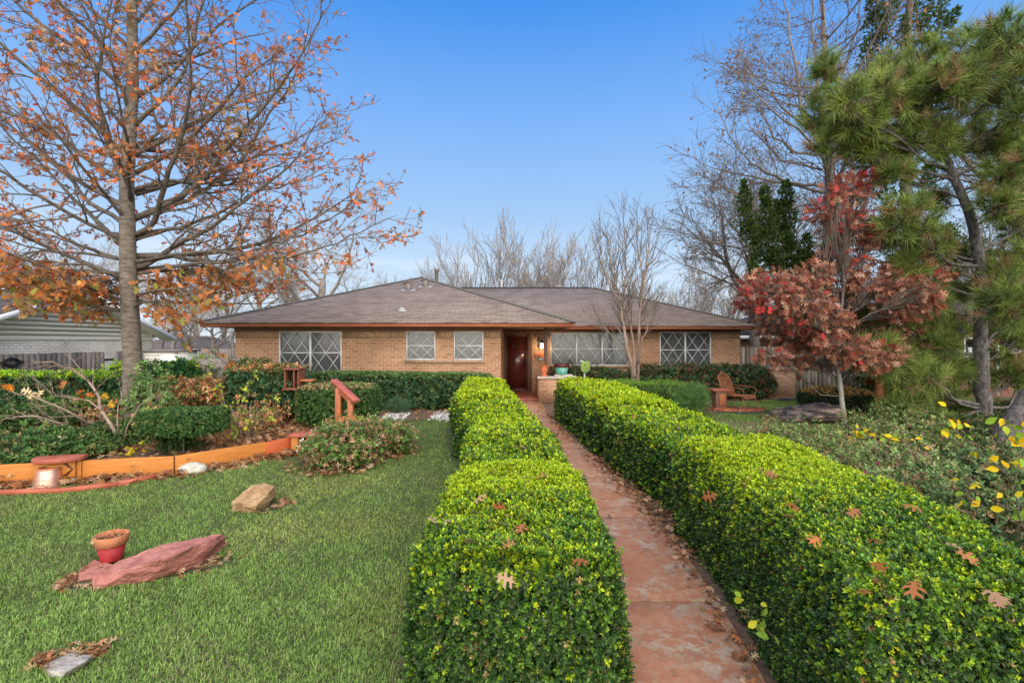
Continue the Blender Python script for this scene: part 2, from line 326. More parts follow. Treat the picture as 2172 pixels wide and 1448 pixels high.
# ---------------------------------------------------------------- path
def pathmat():
    m = mat('painted_path', (.36, .125, .068), .75); nt = m.node_tree; N = nt.nodes; L = nt.links; b = [n for n in N if n.type == 'BSDF_PRINCIPLED'][0]
    tc = N.new('ShaderNodeTexCoord')
    def nz(s, d=8):
        n = N.new('ShaderNodeTexNoise'); n.inputs['Scale'].default_value = s; n.inputs['Detail'].default_value = d; n.inputs['Roughness'].default_value = .68; L.new(tc.outputs['Object'], n.inputs['Vector']); return n.outputs['Fac']
    def ramp(x, a, c):
        r = N.new('ShaderNodeMapRange'); r.inputs[1].default_value = a; r.inputs[2].default_value = c; L.new(x, r.inputs[0]); return r.outputs[0]
    def mix(f, a, c):
        k = N.new('ShaderNodeMix'); k.data_type = 'RGBA'; L.new(f, k.inputs[0])
        for v, i in ((a, 6), (c, 7)):
            if isinstance(v, tuple): k.inputs[i].default_value = (*v, 1)
            else: L.new(v, k.inputs[i])
        return k.outputs[2]
    paint = mix(ramp(nz(5), .35, .65), (.34, .132, .062), (.44, .20, .10))
    stone = mix(ramp(nz(60), .35, .65), (.33, .25, .17), (.50, .40, .28))
    c = mix(ramp(nz(13, 10), .47, .56), paint, stone); c = mix(ramp(nz(1.6, 9), .40, .58), paint, c)
    c = mix(ramp(nz(3.3), .56, .75), c, (.22, .15, .11))
    L.new(c, b.inputs['Base Color'])
    bp = N.new('ShaderNodeBump'); bp.inputs['Strength'].default_value = .3; bp.inputs['Distance'].default_value = .01; L.new(nz(45), bp.inputs['Height']); L.new(bp.outputs[0], b.inputs['Normal']); return m
M['path'] = pathmat()
PR = np.array([(1.45, -2), (1.45, 2.0), (1.58, 3.06), (1.68, 3.96), (1.72, 4.9), (1.70, 5.85), (1.60, 7.2), (1.36, 9.1), (1.10, 11.), (.95, 12.6), (.92, 14.2), (.95, 15.45)])
def path_r(y): return np.interp(y, PR[:, 1], PR[:, 0])
cuts = [-2, -.6, .8, 2.32, float(hit(1430, 1283)[1]), float(hit(1330, 1101)[1]), float(hit(1280, 1015)[1]), 9.2, 10.8, 12.4, 14.0, 15.29]
S = Soup()
for a, b in zip(cuts[:-1], cuts[1:]):
    yy = np.linspace(a + .007, b - .007, 8); L0 = [(path_r(y) - 1.12, y) for y in yy]; R0 = [(path_r(y) - .03, y) for y in yy]
    V = [(x, y, zg(y) + .035) for x, y in L0] + [(x, y, zg(y) + .035) for x, y in R0] + [(x, y, zg(y) - .03) for x, y in L0] + [(x, y, zg(y) - .03) for x, y in R0]; n = 8
    fs = [(i, i + n, i + n + 1, i + 1) for i in range(n - 1)] + [(0, 2 * n, 3 * n, n), (n - 1, 2 * n - 1, 4 * n - 1, 3 * n - 1)] + [(i, i + 1, i + 1 + 2 * n, i + 2 * n) for i in range(n - 1)] + [(i + n, i + 3 * n, i + 1 + 3 * n, i + 1 + n) for i in range(n - 1)]
    S.add(V, fs)
tag(S.build('path', M['path'], bevel=.006), kind='structure')
yy = np.linspace(-2, 15.2, 40)
polysheet('hedge_soil', [(path_r(y) - .02, y) for y in yy] + [(path_r(y) + 1.3, y) for y in yy[::-1]], lambda X, Y: zg(Y) + .008, M['soil'], .4)
polysheet('hedge_soil', [(path_r(y) - 2.35, y) for y in yy[5:33]] + [(path_r(y) - 1.1, y) for y in yy[5:33][::-1]], lambda X, Y: zg(Y) + .006, M['soil'], .4)
# ---------------------------------------------------------------- house
W1, W2, E1, E2 = 14.6, 17.4, 14.0, 16.8
house = thing('brick_house', 'single storey tan brick house with brown hipped shingle roof and maroon front door', 'house', (-1., W1, .3))
wins = {'a': (-6.87, -5.03, 1.14, 2.39, W1), 'b': (-3.115, -2.266, 1.56, 2.39, W1), 'c': (-1.71, -.85, 1.56, 2.39, W1), 'd': (1.36, 4.08, 1.255, 2.415, W2), 'e': (5.2, 6.99, 1.17, 2.43, W2)}
DX0, DX1, DZ0, DZ1 = -.29, .70, .345, 2.42
def wallq(S, x0, x1, z0, z1, y, holes, depth=.10):
    gx = sorted({x0, x1, *[h[0] for h in holes], *[h[1] for h in holes]}); gzz = sorted({z0, z1, *[h[2] for h in holes], *[h[3] for h in holes]})
    for i in range(len(gx) - 1):
        for j in range(len(gzz) - 1):
            mx, mz = (gx[i] + gx[i + 1]) / 2, (gzz[j] + gzz[j + 1]) / 2
            if any(h[0] < mx < h[1] and h[2] < mz < h[3] for h in holes): continue
            S.add([(gx[i], y, gzz[j]), (gx[i + 1], y, gzz[j]), (gx[i + 1], y, gzz[j + 1]), (gx[i], y, gzz[j + 1])], [(0, 1, 2, 3)])
    for a, b, c, d in holes:
        e = y + depth
        S.add([(a, y, c), (a, e, c), (a, e, d), (a, y, d)], [(0, 1, 2, 3)]); S.add([(b, y, c), (b, y, d), (b, e, d), (b, e, c)], [(0, 1, 2, 3)])
        S.add([(a, y, d), (a, e, d), (b, e, d), (b, y, d)], [(0, 1, 2, 3)]); S.add([(a, y, c), (b, y, c), (b, e, c), (a, e, c)], [(0, 1, 2, 3)])
S = Soup()
wallq(S, -8.15, -.33, .1, 2.53, W1, [wins[k][:4] for k in 'abc'])
wallq(S, -.33, 8.02, .1, 2.53, W2, [wins['d'][:4], wins['e'][:4], (DX0, DX1, DZ0, DZ1)])
for (x0, y0), (x1, y1) in (((-8.15, 28), (-8.15, W1)), ((-.33, W1), (-.33, W2)), ((8.02, W2), (8.02, 26)), ((8.02, 26), (-8.15, 28))):
    S.add([(x0, y0, .1), (x1, y1, .1), (x1, y1, 2.53), (x0, y0, 2.53)], [(0, 1, 2, 3)])
S.build('wall', M['brick'], house, uv=True)
# soldier course of upright bricks under the eave, 4 mm proud
M['soldier'] = brickmat('soldier_brick', (.50, .29, .16), (.37, .19, .10), (.46, .34, .23), .2, .08, .012, bump=.8)
def strip(x0, x1, y, z0, z1): S = Soup(); S.box((x0, y - .004, z0), (x1, y + .02, z1)); S.build('soldier_course', M['soldier'], house, uv='rot')
for x0, x1 in ((-8.15, -6.9), (-5.0, -3.14), (-2.24, -1.74), (-.82, -.33)): strip(x0, x1, W1, 2.19, 2.405)
for x0, x1 in ((.75, 1.33), (4.11, 5.17), (7.02, 8.02)): strip(x0, x1, W2, 2.19, 2.405)
S = Soup(); S.box((-8.17, W1 - .03, 2.405), (-.33, W1 + .01, 2.532)); S.box((-.33, W2 - .03, 2.425), (8.04, W2 + .01, 2.532)); S.build('frieze_board', M['soffit'], house)
S = Soup(); S.box((-8.79, E1 + .02, 2.528), (1.73, W2 + .05, 2.545)); S.box((1.73, E2 + .02, 2.528), (8.44, W2 + .05, 2.545)); S.box((-8.79, W2, 2.528), (-8.1, 29, 2.545)); S.box((8., W2, 2.528), (8.44, 26.4, 2.545)); S.build('soffit', M['soffit'], house)
S = Soup(); t = .03
S.box((-8.81, E1 - t, 2.513), (1.75, E1, 2.6)); S.box((1.75 - t, E1, 2.513), (1.75, E2, 2.6)); S.box((-8.81, E1, 2.513), (-8.81 + t, 29.5, 2.6)); S.box((1.75, E2 - t, 2.513), (8.46, E2, 2.6)); S.box((8.46 - t, E2, 2.513), (8.46, 26.6, 2.6))
S.box((-8.83, E1 - .05, 2.6), (1.77, E1, 2.643)); S.box((1.72, E1, 2.6), (1.772, E2, 2.643)); S.box((-8.83, E1, 2.6), (-8.79, 29.5, 2.643)); S.box((1.772, E2 - .05, 2.6), (8.48, E2, 2.643)); S.box((8.44, E2, 2.6), (8.482, 26.6, 2.643))
S.build('fascia', M['fascia'], house)
PT = .367
def hip(x0, x1, y0, y1, z, ridge, th=.03):
    S = Soup(); (ax, ay), (bx, by), rz = ridge
    V = [(x0, y0, z), (x1, y0, z), (x1, y1, z), (x0, y1, z), (ax, ay, rz), (bx, by, rz)]
    V += [(a, b, c - th) for a, b, c in V[:4]]
    return V
S = Soup()
rw = 2.645 + PT * 5.30
V = hip(-8.86, 1.80, E1 - .08, 30, 2.648, ((-3.53, 19.25), (-3.53, 24.7), rw))
S.add(V, [(0, 1, 4), (1, 2, 5, 4), (2, 3, 5), (3, 0, 4, 5), (1, 0, 6, 7), (2, 1, 7, 8), (3, 2, 8, 9), (0, 3, 9, 6)])
rm = 2.645 + PT * 4.92
V = hip(-3.4, 8.51, E2 - .08, 26.7, 2.646, ((-3.4, 21.7), (3.55, 21.7), rm))
S.add(V, [(0, 1, 5, 4), (1, 2, 5), (2, 3, 4, 5), (1, 0, 6, 7), (2, 1, 7, 8)])
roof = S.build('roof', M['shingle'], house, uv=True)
S = Soup()
def caps(a, b):
    a = np.array(a, float); b = np.array(b, float); L = np.linalg.norm(b - a); n = int(L / .2); d = (b - a) / L
    for i in range(n):
        p = a + d * (i * .2); q = p + d * .29; p = p + (0, 0, .035); q = q + (0, 0, .014)
        x = np.cross(d, (0, 0, 1)); x /= np.linalg.norm(x); w = .125; drop = np.array([0, 0, .035])
        S.add([p - x * w - drop, p, p + x * w - drop, q - x * w - drop, q, q + x * w - drop, p - x * w - drop * 1.4, p - drop * .4, p + x * w - drop * 1.4], [(0, 1, 4, 3), (1, 2, 5, 4), (6, 7, 1, 0), (7, 8, 2, 1)])
A = (-3.53, 19.25, rw); caps((-8.86, E1 - .08, 2.648), A); caps((1.80, E1 - .08, 2.648), A); caps((-3.4, 21.7, rm), (3.55, 21.7, rm)); caps((8.51, E2 - .08, 2.646), (3.55, 21.7, rm)); caps(A, (-3.53, 24.7, rw))
S.build('ridge_cap', M['ridge'], roof)
def zr(y): return 2.648 + PT * (y - E1 + .08)
for x, y in ((-3.62, 17.3), (-3.10, 17.75)):
    S = Soup(); z = zr(y); S.box((x - .085, y - .085, z - .1), (x + .085, y + .085, z + .24)); S.box((x - .06, y - .06, z + .24), (x + .06, y + .06, z + .31))
    S.prism([(-.16, .20), (-.06, .27), (.06, .27), (.16, .20), (.16, .22), (.07, .30), (-.07, .30), (-.16, .22)], -.1, .1, o=(x, y, z)); v = S.build('roof_vent', M['vent'], roof)
    S = Soup(); S.add([(x - .24, y - .15, zr(y - .15) + .012), (x + .24, y - .15, zr(y - .15) + .012), (x + .24, y + .12, zr(y + .12) + .012), (x - .24, y + .12, zr(y + .12) + .012)], [(0, 1, 2, 3)]); S.build('flashing', M['flash'], v)
x, y = -3.32, 14.95; z = zr(y)
S = Soup(); S.tube([(x, y, z - .1), (x, y, z + .27)], .025, 8); v = S.build('vent_pipe', M['vent'], roof); S = Soup(); S.lathe([(.14, -.03), (.11, .03), (.045, .1), (.028, .105)], (x, y, z), 14); S.build('flashing', M['flash'], v)
x, y = -3.12, 20.5
S = Soup(); S.lathe([(.075, 0), (.075, .62), (.10, .63), (.10, .72), (.07, .74), (.0, .74)], (x, y, 4.38), 16); S.lathe([(.13, 0), (.11, .12), (.08, .16)], (x, y, 4.36), 16); S.build('flue_pipe', M['vent'], roof)
S = Soup(); S.lathe([(.0, .30), (.14, .27), (.20, .18), (.2, .1), (.12, .06), (.12, -.15)], (2.1, 22.3, 4.38), 16); S.build('turbine_vent', M['vent'], roof)
S = Soup(); S.tube([(-.48, 23.0, 4.2), (-.48, 23.0, 4.98)], .06, 8); S.build('vent_pipe', M['flash'], roof)
S = Soup(); S.tube([(-.86, 19.3, 3.4), (-.86, 19.3, 3.76)], .03, 8); S.build('vent_pipe', M['vent'], roof)
def window(x0, x1, z0, z1, y, n, missing=None, slats=True):
    S = Soup(); yf = y - .012; b = .03
    S.box((x0, yf, z0), (x0 + b, yf + .07, z1)); S.box((x1 - b, yf, z0), (x1, yf + .07, z1)); S.box((x0 + b, yf, z1 - b), (x1 - b, yf + .07, z1)); S.box((x0 + b, yf, z0), (x1 - b, yf + .07, z0 + b))
    pw = (x1 - x0) / n
    for i in range(1, n): S.box((x0 + i * pw - .028, yf - .006, z0 + b), (x0 + i * pw + .028, yf + .06, z1 - b))
    fr = S.build('window', M['white_metal'], house)
    S = Soup(); zm = (z0 + z1) / 2
    for i in range(n):
        a = x0 + i * pw + (.028 if i else b); c = x0 + (i + 1) * pw - (.028 if i < n - 1 else b)
        S.box((a, yf + .035, zm - .014), (c, yf + .055, zm + .014))
    S.build('meeting_rail', M['white_metal'], fr)
    S = Soup()
    for i in range(n):
        a = x0 + i * pw + (.03 if i else b); c = x0 + (i + 1) * pw - (.03 if i < n - 1 else b); d = z0 + b; e = z1 - b
        g = lambda u, v: np.array([a + u * (c - a), 0, d + v * (e - d)])
        for k, (p, q) in enumerate((((0, 1), (1, 0)), ((.5, 1), (1, .5)), ((0, .5), (.5, 0)), ((1, 1), (0, 0)), ((.5, 1), (0, .5)), ((1, .5), (.5, 0)))):
            if missing == k: continue
            o = np.array([0, yf + (.006 if k < 3 else .017), 0]); S.bar(g(*p) + o, g(*q) + o, .0145, .010, up=(0, 1, 0))
    S.build('lattice', M['white_metal'], fr)
    S = Soup(); S.add([(x0 + b, yf + .058, z0 + b), (x1 - b, yf + .058, z0 + b), (x1 - b, yf + .058, z1 - b), (x0 + b, yf + .058, z1 - b)], [(0, 1, 2, 3)]); S.build('pane', M['screen'], fr)
    S = Soup()
    if slats:
        k = int((z1 - z0) / .05)
        for i in range(k):
            z = z0 + b + (i + .5) * (z1 - z0 - 2 * b) / k; S.add([(x0, yf + .085, z - .024), (x1, yf + .085, z - .024), (x1, yf + .1, z + .026), (x0, yf + .1, z + .026)], [(0, 1, 2, 3)])
        for i in range(4): zz = z0 + b + (i + .5) * (z1 - z0) / 4; S.box((x0, yf + .08, zz - .008), (x1, yf + .084, zz + .008), (.6, .6, .6))
    else: S.add([(x0, yf + .085, z0), (x1, yf + .085, z0), (x1, yf + .085, z1), (x0, yf + .085, z1)], [(0, 1, 2, 3)])
    S.build('blind', M['blind'], fr)
    return fr
window(*wins['a'], 2); window(*wins['b'], 1, slats=False); window(*wins['c'], 1, missing=1, slats=False); window(*wins['d'], 3, slats=False); window(*wins['e'], 2)
M['sill'] = brickmat('sill_brick', (.52, .33, .2), (.40, .23, .13), (.44, .33, .23), .3, .085, .012, bump=.8)
for a, b in (((-3.16, W1 - .05, 1.47), (-.80, W1 + .05, 1.556)), ((-6.9, W1 - .045, 1.05), (-5.0, W1 + .05, 1.136)), ((1.33, W2 - .045, 1.17), (4.11, W2 + .05, 1.252)), ((5.17, W2 - .045, 1.085), (7.02, W2 + .05, 1.167))): S = Soup(); S.box(a, b); S.build('brick_sill', M['sill'], house, uv='rot')
# door
S = Soup(); yd = W2 - .01
S.box((DX0, yd, DZ0), (DX0 + .07, yd + .1, DZ1)); S.box((DX1 - .15, yd, DZ0), (DX1, yd + .1, DZ1)); S.box((DX0 + .07, yd, DZ1 - .09), (DX1 - .15, yd + .1, DZ1)); S.box((DX0 + .07, yd, DZ0), (DX1 - .15, yd + .1, DZ0 + .05))
df = S.build('door_frame', M['brown'], house, bevel=.004)
S = Soup(); x0, x1 = DX0 + .075, DX1 - .155; z0, z1 = DZ0 + .055, DZ1 - .095
S.box((x0 + .05, yd + .05, z0 + .05), (x1 - .05, yd + .075, z1 - .05)); dr = S.build('door', M['door'], house)
S = Soup(); S.box((x0, yd + .03, z0), (x0 + .05, yd + .07, z1)); S.box((x1 - .05, yd + .03, z0), (x1, yd + .07, z1)); S.box((x0 + .05, yd + .03, z1 - .05), (x1 - .05, yd + .07, z1)); S.box((x0 + .05, yd + .03, z0), (x1 - .05, yd + .07, z0 + .05)); S.build('storm_frame', M['brown'], dr)
S = Soup(); S.box((x1 - .06, yd - .02, 1.22), (x1 - .03, yd + .03, 1.46)); S.tube([(x1 - .045, yd - .05, 1.24), (x1 - .045, yd - .05, 1.42)], .012, 6); S.build('handle', M['iron'], dr)
S = Soup(); S.lathe([(0, .02), (.028, .015), (.032, 0)], (x1 - .045, yd + .02, 1.52), 10); S.build('lock', M['steel'], dr); S = Soup(); S.lathe([(0, .02), (.03, .015), (.032, 0)], (x1 - .08, yd + .03, 1.72), 10); S.build('lock', M['steel'], dr)
S = Soup(); S.tube([(.03, yd + .045, 1.92), (.05, yd + .045, 1.96), (.09, yd + .045, 1.93), (.06, yd + .045, 1.88), (.03, yd + .045, 1.92)], .006, 4); S.build('heart_ornament', M['flash'], dr)
# porch post, light, number plaque, wind chime
S = Soup(); S.box((.98, 15.1, 1.0), (1.085, 15.2, 2.53)); S.build('porch_post', M['brown'], house, bevel=.006)
lx, ly, lz = 1.03, W2, 1.93
S = Soup(); S.box((lx - .06, ly - .03, lz - .02), (lx + .06, ly, lz + .2)); S.tube([(lx, ly - .03, lz + .15), (lx, ly - .12, lz + .17)], .012, 6); S.lathe([(.0, .15), (.075, .12), (.08, .105)], (lx, ly - .13, lz), 10); S.lathe([(.05, -.08), (.06, -.07)], (lx, ly - .13, lz), 10)
lamp = S.build('porch_light', M['iron'], house)
S = Soup(); S.lathe([(.0, -.07), (.05, -.06), (.06, .03), (.05, .10), (0, .105)], (lx, ly - .13, lz), 12); S.build('lamp_glass', M['lamp_on'], lamp, smooth=True)
ld = bpy.data.lights.new('porch_bulb', 'POINT'); ld.energy = 5; ld.color = (1, .74, .42); ld.shadow_soft_size = .05; lo = bpy.data.objects.new('porch_bulb', ld); COL.objects.link(lo); lo.location = (lx, ly - .24, lz - .04)
S = Soup(); S.box((.80, W2 - .035, 1.545), (1.09, W2 - .01, 1.69)); pq = S.build('number_plaque', M['orange_paint'], house, bevel=.004)
def text(s, size, loc, m, parent, name='digits'):
    c = bpy.data.curves.new(name, 'FONT'); c.body = s; c.size = size; c.extrude = .003; c.align_x = 'CENTER'; c.align_y = 'CENTER'
    o = bpy.data.objects.new(name, c); COL.objects.link(o); dg = bpy.context.evaluated_depsgraph_get(); dg.update()
    me = bpy.data.meshes.new_from_object(o.evaluated_get(dg)); bpy.data.objects.remove(o)
    n = bpy.data.objects.new(name, me); COL.objects.link(n); me.materials.clear(); me.materials.append(m); n.rotation_euler = (PI / 2, 0, 0)
    off = np.zeros(3); q = parent
    while q is not None: off = off + np.array(q.location); q = q.parent
    n.parent = parent; n.location = [float(a) for a in np.array(loc) - off]; return n
text('122', .13, (.94, W2 - .04, 1.617), M['dark_mark'], pq)
S = Soup(); S.box((.87, W2 - .03, 1.45), (1.09, W2 - .008, 1.52)); ns = S.build('small_sign', M['black'], house); S = Soup(); S.box((.88, W2 - .033, 1.455), (1.08, W2 - .0305, 1.468)); S.box((.88, W2 - .033, 1.492), (1.08, W2 - .0305, 1.512)); S.build('sign_lines', M['white'], ns)
wc = thing('wind_chime', 'silver tube wind chime hanging under the porch eave by the lamp', 'wind chime', (.87, 16.1, 2.5))
S = Soup(); S.lathe([(0, .02), (.055, .015), (.06, 0), (0, 0)], (.87, 16.1, 2.22), 14); S.tube([(.87, 16.1, 2.24), (.87, 16.1, 2.53)], .004, 4); S.build('chime_plate', M['iron'], wc)
for k in range(5):
    a = k * 2 * PI / 5 + .3; S = Soup(); x, y = .87 + .045 * math.cos(a), 16.1 + .045 * math.sin(a); S.tube([(x, y, 2.19), (x, y, 1.82 + .035 * k)], .011, 8); S.tube([(x, y, 2.22), (x, y, 2.19)], .002, 4); S.build('tube', M['steel'], wc)
S = Soup(); S.tube([(.87, 16.1, 2.2), (.87, 16.1, 1.62)], .003, 4); S.box((.855, 16.095, 1.52), (.885, 16.105, 1.64)); S.build('clapper', M['iron'], wc)
# porch slab, low brick planter, things on it
pz = .343
S = Soup(); S.box((-.32, 15.32, .10), (.795, W2 - .003, pz)); tag(S.build('porch_step', M['porch'], bevel=.01, origin=(.5, 15.6, .2)), 'red painted porch slab and step in front of the maroon door', 'porch')
pl = thing('brick_planter', 'low brick planter wall beside the porch step with pale cap stones', 'planter wall', (1.4, 15.0, .25))
S = Soup(); S.box((.80, 14.85, .2), (1.95, 15.35, .98)); S.box((.80, 15.35, .2), (1.02, 16.6, .98)); S.build('wall', M['brick'], pl, uv=True)
S = Soup(); S.box((.76, 14.81, .983), (1.97, 15.38, 1.045)); S.build('cap_stone', M['concrete'], pl, bevel=.01)
bh = thing('birdhouse', 'small orange birdhouse with pitched roof standing on the porch planter wall', 'birdhouse', (.98, 15.0, 1.05))
x, y = .98, 15.0
S = Soup(); S.box((x - .085, y - .07, 1.17), (x + .085, y + .07, 1.31)); S.prism([(-.085, 1.31), (.085, 1.31), (0, 1.40)], -.069, .069, o=(x, y, 0)); S.build('box', M['orange_paint'], bh, bevel=.004)
S = Soup(); S.bar((x - .12, y - .09 + .09, 1.295), (x + .003, y, 1.425), .2, .016, up=(0, 1, 0)) if False else None
S.prism([(-.125, 1.285), (0, 1.405), (.125, 1.285), (.125, 1.305), (0, 1.43), (-.125, 1.305)], -.10, .09, o=(x, y, 0)); S.build('roof', M['orange_paint'], bh)
S = Soup(); S.box((x - .05, y - .05, 1.08), (x + .05, y + .05, 1.17)); S.box((x - .1, y - .09, 1.046), (x + .1, y + .09, 1.08)); S.build('base', M['orange_paint'], bh, bevel=.004)
gp = thing('green_planter_pot', 'tapered jade green pot with maroon rim on a stone slab by the porch', 'plant pot', (1.5, 15.0, 1.1))
x, y, z = 1.5, 14.98, 1.105
S = Soup(); S.lathe([(0, 0), (.155, .0), (.16, .012), (.215, .235), (.2, .235), (.19, .2), (0, .2)], (x, y, z), 24); S.build('body', M['green_pot'], gp, smooth=False)
S = Soup(); S.lathe([(.214, .225), (.238, .23), (.246, .31), (.225, .315), (.21, .24)], (x, y, z), 24); S.build('rim', M['maroon'], gp)
S = Soup(); S.box((1.28, 14.85, 1.046), (1.82, 15.15, 1.102), o=(0, 0, 0)); tag(S.build('stone_slab', M['concrete'], bevel=.015, origin=(1.5, 15, 1.05)), 'pale stone slab lying on the planter wall under the jade green pot', 'stone slab')
ss = thing('garden_sign', 'square lime green sign on a grey post in front of the triple window', 'sign', (2.23, 15.3, .3))
x, y = 2.24, 15.3
S = Soup(); S.tube([(x, y, .25), (x, y, 1.25)], .03, 8); S.build('post', M['grey_metal'], ss)
S = Soup(); R = np.array([[math.cos(.5), -math.sin(.5), 0], [math.sin(.5), math.cos(.5), 0], [0, 0, 1]])
S.prism([(-.17, -.02), (-.13, -.12), (.06, -.16), (.17, -.05), (.17, .20), (-.14, .2)], -.06, -.035, o=(x, y, 1.29), R=R); sp = S.build('panel', M['sign_green'], ss, bevel=.004)
S = Soup(); S.lathe([(0, .0), (.02, .0), (.02, .02), (0, .02)], (x - .01, y - .09, 1.37), 8); S.build('bolt', M['dark_mark'], sp)
S = Soup(); S.box((x - .15, y - .1, 1.485), (x - .05, y - .03, 1.51)); S.build('cap', M['white'], ss)
# ---------------------------------------------------------------- leaf templates (growth along +y, face normal +z for flat leaves; axis +y for sprigs)
def T(tv, tf, tc=None):
    tv = np.asarray(tv, float); return (tv, tf, np.ones(len(tv)) if tc is None else np.asarray(tc, float))
T_leaf = T([(0, 0, 0), (.26, .45, .07), (0, 1, -.05), (-.26, .45, .07)], [(0, 1, 2), (0, 2, 3)])
T_oval = T([(0, 0, 0), (.26, .22, .06), (.30, .55, .06), (0, 1, -.06), (-.30, .55, .06), (-.26, .22, .06)], [(0, 1, 2, 3), (0, 3, 4, 5)])
half = [(.018, 0), (.02, .13), (.17, .10), (.24, .20), (.07, .27), (.075, .36), (.31, .38), (.40, .54), (.10, .50), (.09, .62), (.27, .71), (.29, .83), (.08, .76)]
ol = half + [(0, 1.)] + [(-x, y) for x, y in half[::-1]]
T_oak = T([(x, y, .35 * abs(x) - .25 * (y - .4) ** 2) for x, y in ol], [tuple(range(len(ol)))])
small = [(.02, 0), (.2, .12), (.06, .28), (.36, .45), (.08, .52), (.27, .8)]
os_ = small + [(0, 1.)] + [(-x, y) for x, y in small[::-1]]
T_oakc = T([(x, y, -.5 * abs(x) ** 1.2 - .6 * (y - .5) ** 2 + .15) for x, y in ol], [tuple(range(len(ol)))])
T_oaks = T([(x, y, .35 * abs(x)) for x, y in os_], [tuple(range(len(os_)))])
def sprig(nl, l, spread, seed, tip=1.0):
    r = np.random.default_rng(seed); V, Fc, Cc = [], [], []
    for k in range(nl):
        a = k * 2.4 + r.uniform(-.3, .3); hgt = .15 + .6 * k / nl; el = spread * (1.1 - .75 * k / nl) + r.uniform(-.15, .15)
        d = np.array([math.cos(a) * math.sin(el), math.cos(el), math.sin(a) * math.sin(el)]); s = np.cross(d, (0, 1, 0.001)); s /= np.linalg.norm(s); u = np.cross(s, d)
        b = np.array([0, hgt, 0]); L = l * r.uniform(.8, 1.15); w = L * .27; n = len(V)
        V += [b, b + d * L * .5 + s * w + u * w * .25, b + d * L, b + d * L * .5 - s * w + u * w * .25]; Fc.append((n, n + 1, n + 2, n + 3)); c = (.72 + .5 * k / nl) * r.uniform(.85, 1.15); Cc += [c] * 4
    return T(V, Fc, Cc)
SPR = [sprig(8, .62, 1.25, s) for s in (1, 2, 3)]
SPL = [sprig(5, .8, 1.3, s) for s in (4, 5)]
def tuft(n, seed):
    r = np.random.default_rng(seed); V, Fc, Cc = [], [], []
    for k in range(n):
        b = np.array([0, r.uniform(-.25, .3), 0]); a = r.uniform(0, 6.3); el = r.uniform(.15, 1.25)
        d = np.array([math.cos(a) * math.sin(el), math.cos(el), math.sin(a) * math.sin(el)]); s = np.cross(d, r.normal(size=3)); s /= np.linalg.norm(s); m = len(V); w = .021; L = r.uniform(.65, 1.15)
        droop = np.array([0, -.10 * math.sin(el), 0])
        V += [b - s * w, b + s * w, b + d * L + droop]; Fc.append((m, m + 1, m + 2)); c = r.uniform(.75, 1.25); Cc += [c * .8, c * .8, c * 1.2]
    return T(V, Fc, Cc)
TUFT = [tuft(46, s) for s in (1, 2, 3)]
def frames(d, roll=None, up=None):
    d = norm(np.asarray(d, float)); n = len(d)
    r = rng.normal(size=(n, 3)) if up is None else np.asarray(up, float) + rng.normal(size=(n, 3)) * .35
    z = norm(r - (r * d).sum(1, keepdims=True) * d); x = np.cross(d, z)
    return np.stack([x, d, z], 2)
def pick(cols, n, p=None, jit=.18):
    cols = np.asarray(cols, float); k = rng.choice(len(cols), n, p=p); return cols[k] * rng.uniform(1 - jit, 1 + jit, (n, 1)) * rng.uniform(.93, 1.07, (n, 3))
def spread_inst(S, Ts, P, D, size, C, up=None, sj=.25, mi=0):
    n = len(P); k = rng.integers(0, len(Ts), n); R = frames(D, up=up); sz = size * rng.uniform(1 - sj, 1 + sj, n)
    for j, t in enumerate(Ts):
        m = k == j; S.inst(t, P[m], R[m], sz[m], C[m], mi)
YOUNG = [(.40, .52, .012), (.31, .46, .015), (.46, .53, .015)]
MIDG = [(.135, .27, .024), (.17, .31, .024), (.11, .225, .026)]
OLDG = [(.034, .088, .015), (.025, .068, .015), (.05, .11, .022), (.075, .11, .035)]
